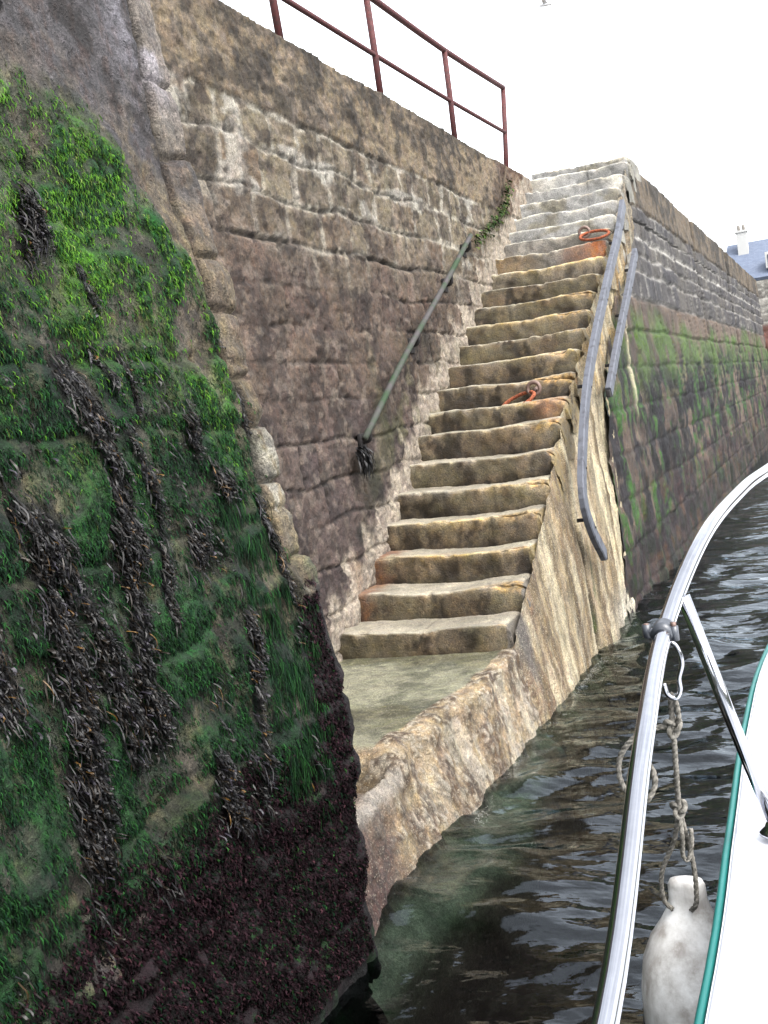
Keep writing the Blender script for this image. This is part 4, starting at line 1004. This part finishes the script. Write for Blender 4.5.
for u0, u1 in ((.06, .48), (.54, .94)):
    f_pt = lambda u, v: (2.62-.04*u+.16*v-.012, -7.9-.45*v-(2.7-.45*v)*u, 2.25+v)
    quad([f_pt(u0, .14), f_pt(u1, .14), f_pt(u1, .86), f_pt(u0, .86)])
# guard rail
gr = obj('guard_rail', (lambda bm: (tube(bm, smooth_pts([(2.04, -7.9, 1.42), (2.02, -7.7, 1.50), (2.012, -7.2, 1.56), (2.01, -6.6, 1.59), (2.01, -6.21, 1.63), (2.0, -5.89, 1.74), (1.99, -5.61, 1.80), (2.02, -5.38, 1.88), (2.05, -5.09, 1.91), (2.08, -4.86, 1.92), (2.16, -4.4, 1.94), (2.32, -3.7, 1.98), (2.7, -2.7, 2.05), (3.5, -1.7, 2.12)], 8), .0105, 20), bm)[1])(bmesh.new()), M_chrome, boat)
bm = bmesh.new(); tube(bm, [(2.005, -5.53, 1.825), (2.043, -5.51, 1.66), (2.087, -5.49, 1.485)], .0088, 20)
obj('stanchion', bm, M_chrome, gr)
bm = bmesh.new(); lathe(bm, (2.087, -5.49, 1.492), [(.026, 0), (.026, .004), (.018, .010), (.0135, .022)], 20)
obj('stanchion_base', bm, M_chrome, gr)
# clamp round the rail with its hook
bm = bmesh.new()
a, b = Vector((1.986, -5.635, 1.794)), Vector((1.992, -5.60, 1.806)); tube(bm, [a.lerp(b, .2), a.lerp(b, .75)], .0132, 20)
tube(bm, [a+Vector((-.0165, .015, .0)), a+Vector((-.0165, .015, .016))], .0055, 8); tube(bm, [a+Vector((.0165, .015, -.006)), a+Vector((.0165, .015, .012))], .0055, 8)
box(bm, a+Vector((.0, .018, .004)), (.040, .014, .012), None, .003)
cl = obj('rail_clamp', bm, M_clamp, gr)
for s in (-1, 1):
    bm = bmesh.new(); c = a+Vector((s*.0165, .015, .010)); tube(bm, [c, c+Vector((0, 0, .007))], .0035, 8); obj('screw', bm, M_eye, cl)
bm = bmesh.new(); tube(bm, smooth_pts([(1.99, -5.60, 1.785), (2.000, -5.600, 1.775), (2.004, -5.600, 1.755), (1.998, -5.600, 1.735), (1.998, -5.600, 1.72), (1.991, -5.6, 1.710), (1.982, -5.602, 1.716), (1.979, -5.603, 1.73)], 5), .0032, 8)
obj('hook', bm, M_chrome, cl)
for o in (gr,):                                # children were given world coordinates
    pass

# ------------------------------------------------------------------ FENDER
fm, n, b = nodes('scuffed white fender')
tc = n.nodes.new('ShaderNodeTexCoord'); g1 = nnoise(n, 14, 6, tc.outputs['Object'], .7); g2 = nnoise(n, 60, 4, tc.outputs['Object'])
mp = n.nodes.new('ShaderNodeMapping'); mp.inputs['Scale'].default_value = (40, 40, 6); n.links.new(tc.outputs['Object'], mp.inputs['Vector']); g3 = nnoise(n, 1, 4, mp.outputs[0])
m1 = n.nodes.new('ShaderNodeMix'); m1.data_type = 'RGBA'
n.links.new(nmath(n, 'MULTIPLY', nmap(n, g1.outputs['Fac'], .36, .58, 0, 1), nmap(n, g3.outputs['Fac'], .3, .6, .3, 1)), m1.inputs[0]); m1.inputs[6].default_value = (.60, .60, .59, 1); m1.inputs[7].default_value = (.26, .24, .22, 1)
m2 = n.nodes.new('ShaderNodeMix'); m2.data_type = 'RGBA'; sp_ = n.nodes.new('ShaderNodeSeparateXYZ'); n.links.new(tc.outputs['Object'], sp_.inputs[0])
n.links.new(nmath(n, 'MULTIPLY', nmap(n, sp_.outputs['Z'], 1.24, 1.16, 0, .7), nmap(n, g1.outputs['Fac'], .4, .6, 0, 1)), m2.inputs[0]); n.links.new(m1.outputs[2], m2.inputs[6]); m2.inputs[7].default_value = (.34, .14, .24, 1)
n.links.new(m2.outputs[2], b.inputs['Base Color']); b.inputs['Roughness'].default_value = .5
bp = n.nodes.new('ShaderNodeBump'); bp.inputs['Strength'].default_value = .25; bp.inputs['Distance'].default_value = .003; n.links.new(g2.outputs['Fac'], bp.inputs['Height']); n.links.new(bp.outputs[0], b.inputs['Normal'])
M_rope = plain('grey rope', (.17, .16, .14), .9, 0, scale=150, bump=.9, c2=(.085, .08, .068))
fe = empty('fender', (1.960, -5.505, .95)); tag(fe, 'scuffed white teardrop fender hanging by rope beside the boat', 'fender')
bm = bmesh.new(); FC = (1.960, -5.505, 0)
lathe(bm, FC, [(r_q*1.20, z_q) for r_q, z_q in [(.006, .70), (.03, .705), (.052, .73), (.063, .78), (.066, .9), (.0665, 1.10), (.066, 1.225), (.0655, 1.232), (.064, 1.234), (.0655, 1.237), (.064, 1.28), (.058, 1.32), (.046, 1.352), (.032, 1.375), (.0235, 1.392), (.0205, 1.405), (.020, 1.424), (.017, 1.432), (.006, 1.435)]], 40)
for v in bm.verts:                             # pinch the neck: two flat sides with eye holes
    if v.co.z > 1.30:
        k = min(1, (v.co.z-1.30)/.09); v.co.y = FC[1]+(v.co.y-FC[1])*(1-.45*k); v.co.x = FC[0]+(v.co.x-FC[0])*(1+.05*k)
obj('body', bm, fm, fe)
bm = bmesh.new(); tube(bm, [(FC[0]+.0797*math.cos(t), FC[1]+.0797*math.sin(t), 1.232) for t in np.linspace(0, 6.283, 33)[:-1]], .0012, 6, closed=True); obj('seam_line', bm, M_iron, fe)
def rope(pts, r=.0042, n=6, name='rope', par=fe):
    bm = bmesh.new(); sp = smooth_pts(pts, n)
    c = [0.0]
    for p, q in zip(sp[:-1], sp[1:]): c.append(c[-1]+(q-p).length)
    for k in range(3):                         # three twisted strands
        pl = []
        steps = max(6, int(c[-1]/.0028))
        for i in range(steps+1):
            L = c[-1]*i/steps; j = max(0, min(len(sp)-2, int(np.searchsorted(c, L))-1)); t = (L-c[j])/max(1e-6, c[j+1]-c[j])
            p = sp[j].lerp(sp[j+1], t); tg = (sp[j+1]-sp[j]).normalized(); o1 = tg.cross(Vector((0.3, 1, .2))).normalized(); o2 = tg.cross(o1)
            a = L/.0042*1.0 + k*2.094
            pl.append(p+(o1*math.cos(a)+o2*math.sin(a))*r*.5)
        tube(bm, pl, r*.62, 5)
    return obj(name, bm, M_rope, par)
rope([(1.984, -5.60, 1.712), (1.983, -5.59, 1.70), (1.981, -5.585, 1.675), (1.979, -5.58, 1.637), (1.974, -5.565, 1.585), (1.970, -5.55, 1.545)], .0036)
rope([(1.986, -5.598, 1.716), (1.990, -5.592, 1.70), (1.990, -5.588, 1.68), (1.984, -5.58, 1.665)], .0032)
def knot(c, s=.012, name='knot'):
    pts = [];
    for k in range(46):
        t = 2*math.pi*k/46; pts.append((c[0]+s*(math.sin(t)+2*math.sin(2*t))/2.4, c[1]+s*.8*(-math.sin(3*t))/1.2, c[2]+s*(math.cos(t)-2*math.cos(2*t))/2.0))
    bm = bmesh.new(); tube(bm, pts, .0034, 6, closed=True); obj(name, bm, M_rope, fe)
knot((1.981, -5.583, 1.668), .0085); knot((1.970, -5.55, 1.548), .008)
rope([(1.970, -5.55, 1.548), (1.957, -5.54, 1.50), (1.934, -5.53, 1.452), (1.931, -5.525, 1.412), (1.940, -5.52, 1.395)], .0033)
rope([(1.970, -5.55, 1.548), (1.975, -5.54, 1.50), (1.977, -5.53, 1.455), (1.975, -5.53, 1.412), (1.965, -5.52, 1.395)], .0033)
rope([(1.970, -5.55, 1.545), (1.971, -5.555, 1.51), (1.968, -5.55, 1.485), (1.974, -5.55, 1.478), (1.981, -5.548, 1.50), (1.982, -5.548, 1.52)], .003)
rope([(1.981, -5.58, 1.668), (1.960, -5.585, 1.668), (1.935, -5.59, 1.66), (1.912, -5.59, 1.635), (1.905, -5.585, 1.605), (1.915, -5.58, 1.575), (1.935, -5.58, 1.570), (1.948, -5.575, 1.59), (1.944, -5.57, 1.612), (1.928, -5.57, 1.618), (1.915, -5.57, 1.60), (1.92, -5.57, 1.575)], .0036)

# ------------------------------------------------------------------ FAR HOUSE and gull
hs_ = empty('house', (-1, 58, 4)); tag(hs_, 'white walled house with blue grey slate roof beyond the end of the quay', 'house')
M_hw = plain('white render', (.34, .34, .33), .9, 0, scale=1, var=.1)
bm = bmesh.new(); box(bm, (5.1, 60.5, 4.9), (16, 7, 4.2)); obj('wall', bm, M_hw, hs_, False)
m, n, b = nodes('slate'); tcx = n.nodes.new('ShaderNodeTexCoord'); bk = n.nodes.new('ShaderNodeTexBrick'); bk.inputs['Scale'].default_value = 3
bk.inputs['Color1'].default_value = (.085, .105, .15, 1); bk.inputs['Color2'].default_value = (.06, .078, .118, 1); bk.inputs['Mortar'].default_value = (.045, .055, .08, 1)
n.links.new(tcx.outputs['Object'], bk.inputs['Vector']); n.links.new(bk.outputs[0], b.inputs['Base Color']); b.inputs['Roughness'].default_value = .7
bm = bmesh.new()
vs = [bm.verts.new(p) for p in ((-3.3, 56.8, 6.9), (13.4, 56.8, 6.9), (12.8, 60.5, 9.2), (-3.0, 60.5, 9.2), (-3.3, 64.2, 6.9), (13.4, 64.2, 6.9), (-3.3, 56.9, 6.75), (13.4, 56.9, 6.75))]
for f in ((0, 1, 2, 3), (3, 2, 5, 4), (0, 3, 4), (1, 5, 2), (0, 6, 7, 1)): bm.faces.new([vs[k] for k in f])
rf = obj('roof', bm, m, hs_, False)
bm = bmesh.new(); box(bm, (-2.12, 59.6, 9.05), (.55, .6, 1.3), None, .02); box(bm, (-2.12, 59.6, 9.72), (.66, .7, .12), None, .02)
ch = obj('chimney', bm, M_hw, rf, False)
for dx in (-.13, .13):
    bm = bmesh.new(); lathe(bm, (-2.12+dx, 59.6, 9.78), [(.09, 0), (.075, .28), (.09, .3)], 12); obj('chimney_pot', bm, plain('clay', (.30, .27, .24), .8), ch)
bm = bmesh.new(); box(bm, (-.55, 57.5, 7.75), (.75, .9, .85), None, .02); dm = obj('dormer', bm, M_hw, rf, False)
bm = bmesh.new(); box(bm, (-.55, 57.04, 7.72), (.5, .04, .62)); obj('window', bm, plain('dark glass', (.02, .03, .06), .1), dm, False)
for k, wx in enumerate((.8, 3.2, 5.6, 8.0, 10.4)):
    bm = bmesh.new(); box(bm, (wx, 56.98, 5.4), (1.0, .06, 1.4)); w_ = obj('window', bm, plain('dark glass', (.02, .03, .06), .1), hs_, False)
    bm = bmesh.new(); box(bm, (wx, 56.95, 5.4), (.06, .05, 1.4)); box(bm, (wx, 56.95, 5.4), (1.0, .045, .06)); obj('frame', bm, M_hw, w_, False)
# stone sea wall below the house
ys = np.linspace(-3.2, 26, 260); zs = np.linspace(-1, 6.55, 90)
YY, ZZ = np.meshgrid(ys, zs, indexing='ij')
dd, idn, ri = masonry(YY, ZZ, np.arange(-1.5, 8, .42), .8, 55, .05); n1 = fbm(YY, ZZ, 0, 4, 801)
c = mixc(lin(150, 146, 138)+np.zeros(YY.shape+(3,)), lin(112, 106, 100), idn); c = mixc(c, lin(190, 186, 176), .6*(1-sst(.02, .07, dd)))
c = mixc(c, lin(128, 74, 60), sst(4.4, 4.1, ZZ+.1*n1)*.8); c = mixc(c, lin(70, 66, 52), sst(3.4, 2.6, ZZ+.3*n1))
P = np.stack([YY, 54.5+.06*n1-.06*sst(0, .05, dd), ZZ], -1)
P = np.concatenate([P, np.stack([np.stack([P[:, -1, 0], P[:, -1, 1]+k, P[:, -1, 2]+.01], -1) for k in (.3, 1, 2, 3)], 1)], 1); c = np.concatenate([c, np.repeat(c[:, -1:], 4, 1)], 1)
tag(grid('garden_wall', P, M_far, None, c), 'pale block sea wall below the far house, right edge', 'stone wall')
bm = bmesh.new(); box(bm, (10, 160, 2.0), (60, 205, 4.2), None, .3); tag(obj('far_shore', bm, plain('far ground', (.16, .15, .12), .9, 0, scale=.3), smooth=False), kind='structure')
# unseen harbour shore round behind the camera, added for dark bands in reflections
az_ = np.radians(np.linspace(22, 275, 160)); rr_ = np.linspace(0, 1, 26)
AA, RR = np.meshgrid(az_, rr_, indexing='ij')
rad_ = 90+260*RR; hh_ = 34*np.sin(np.clip(RR*1.3, 0, 1)*math.pi/2)*(.75+.35*fbm(AA*4, RR*2, 0, 4, 900))*sst(0, .08, RR+.02)*np.minimum(1, np.minimum(AA-az_[0], az_[-1]-AA)*3+.05)-1
P = np.stack([rad_*np.sin(AA), rad_*np.cos(AA), hh_+2.0*fbm(AA*60, RR*30, 0, 3, 901)], -1)
c = mixc(lin(66, 78, 56)+np.zeros(AA.shape+(3,)), lin(120, 116, 100), sst(.1, .5, fbm(AA*30, RR*12, 0, 4, 902)))
tag(grid('unseen_hills', P, M_quay, None, c), kind='structure')
# gull
bm = bmesh.new()
g0 = Vector((-4.05, 23.85, 12.42))
tube(bm, [g0+Vector((-.17, 0, 0)), g0+Vector((-.12, 0, .01)), g0+Vector((0, 0, 0)), g0+Vector((.12, 0, -.01)), g0+Vector((.2, 0, -.02))], [.012, .035, .05, .035, .01], 8)
for s in (-1, 1):
    w = [g0+Vector((-.06, 0, .02)), g0+Vector((.07, 0, .02)), g0+Vector((.03, s*.25, .13)), g0+Vector((-.05, s*.25, .14)), g0+Vector((.10, s*.55, .06))]
    for dz in (0, .012):
        vs = [bm.verts.new(p+Vector((0, 0, dz))) for p in w]
        bm.faces.new((vs[0], vs[1], vs[2], vs[3])); bm.faces.new((vs[3], vs[2], vs[4]))
tag(obj('gull', bm, plain('gull feathers', (.45, .45, .46), .8)), 'small gull flying in the white sky above the steps', 'bird')
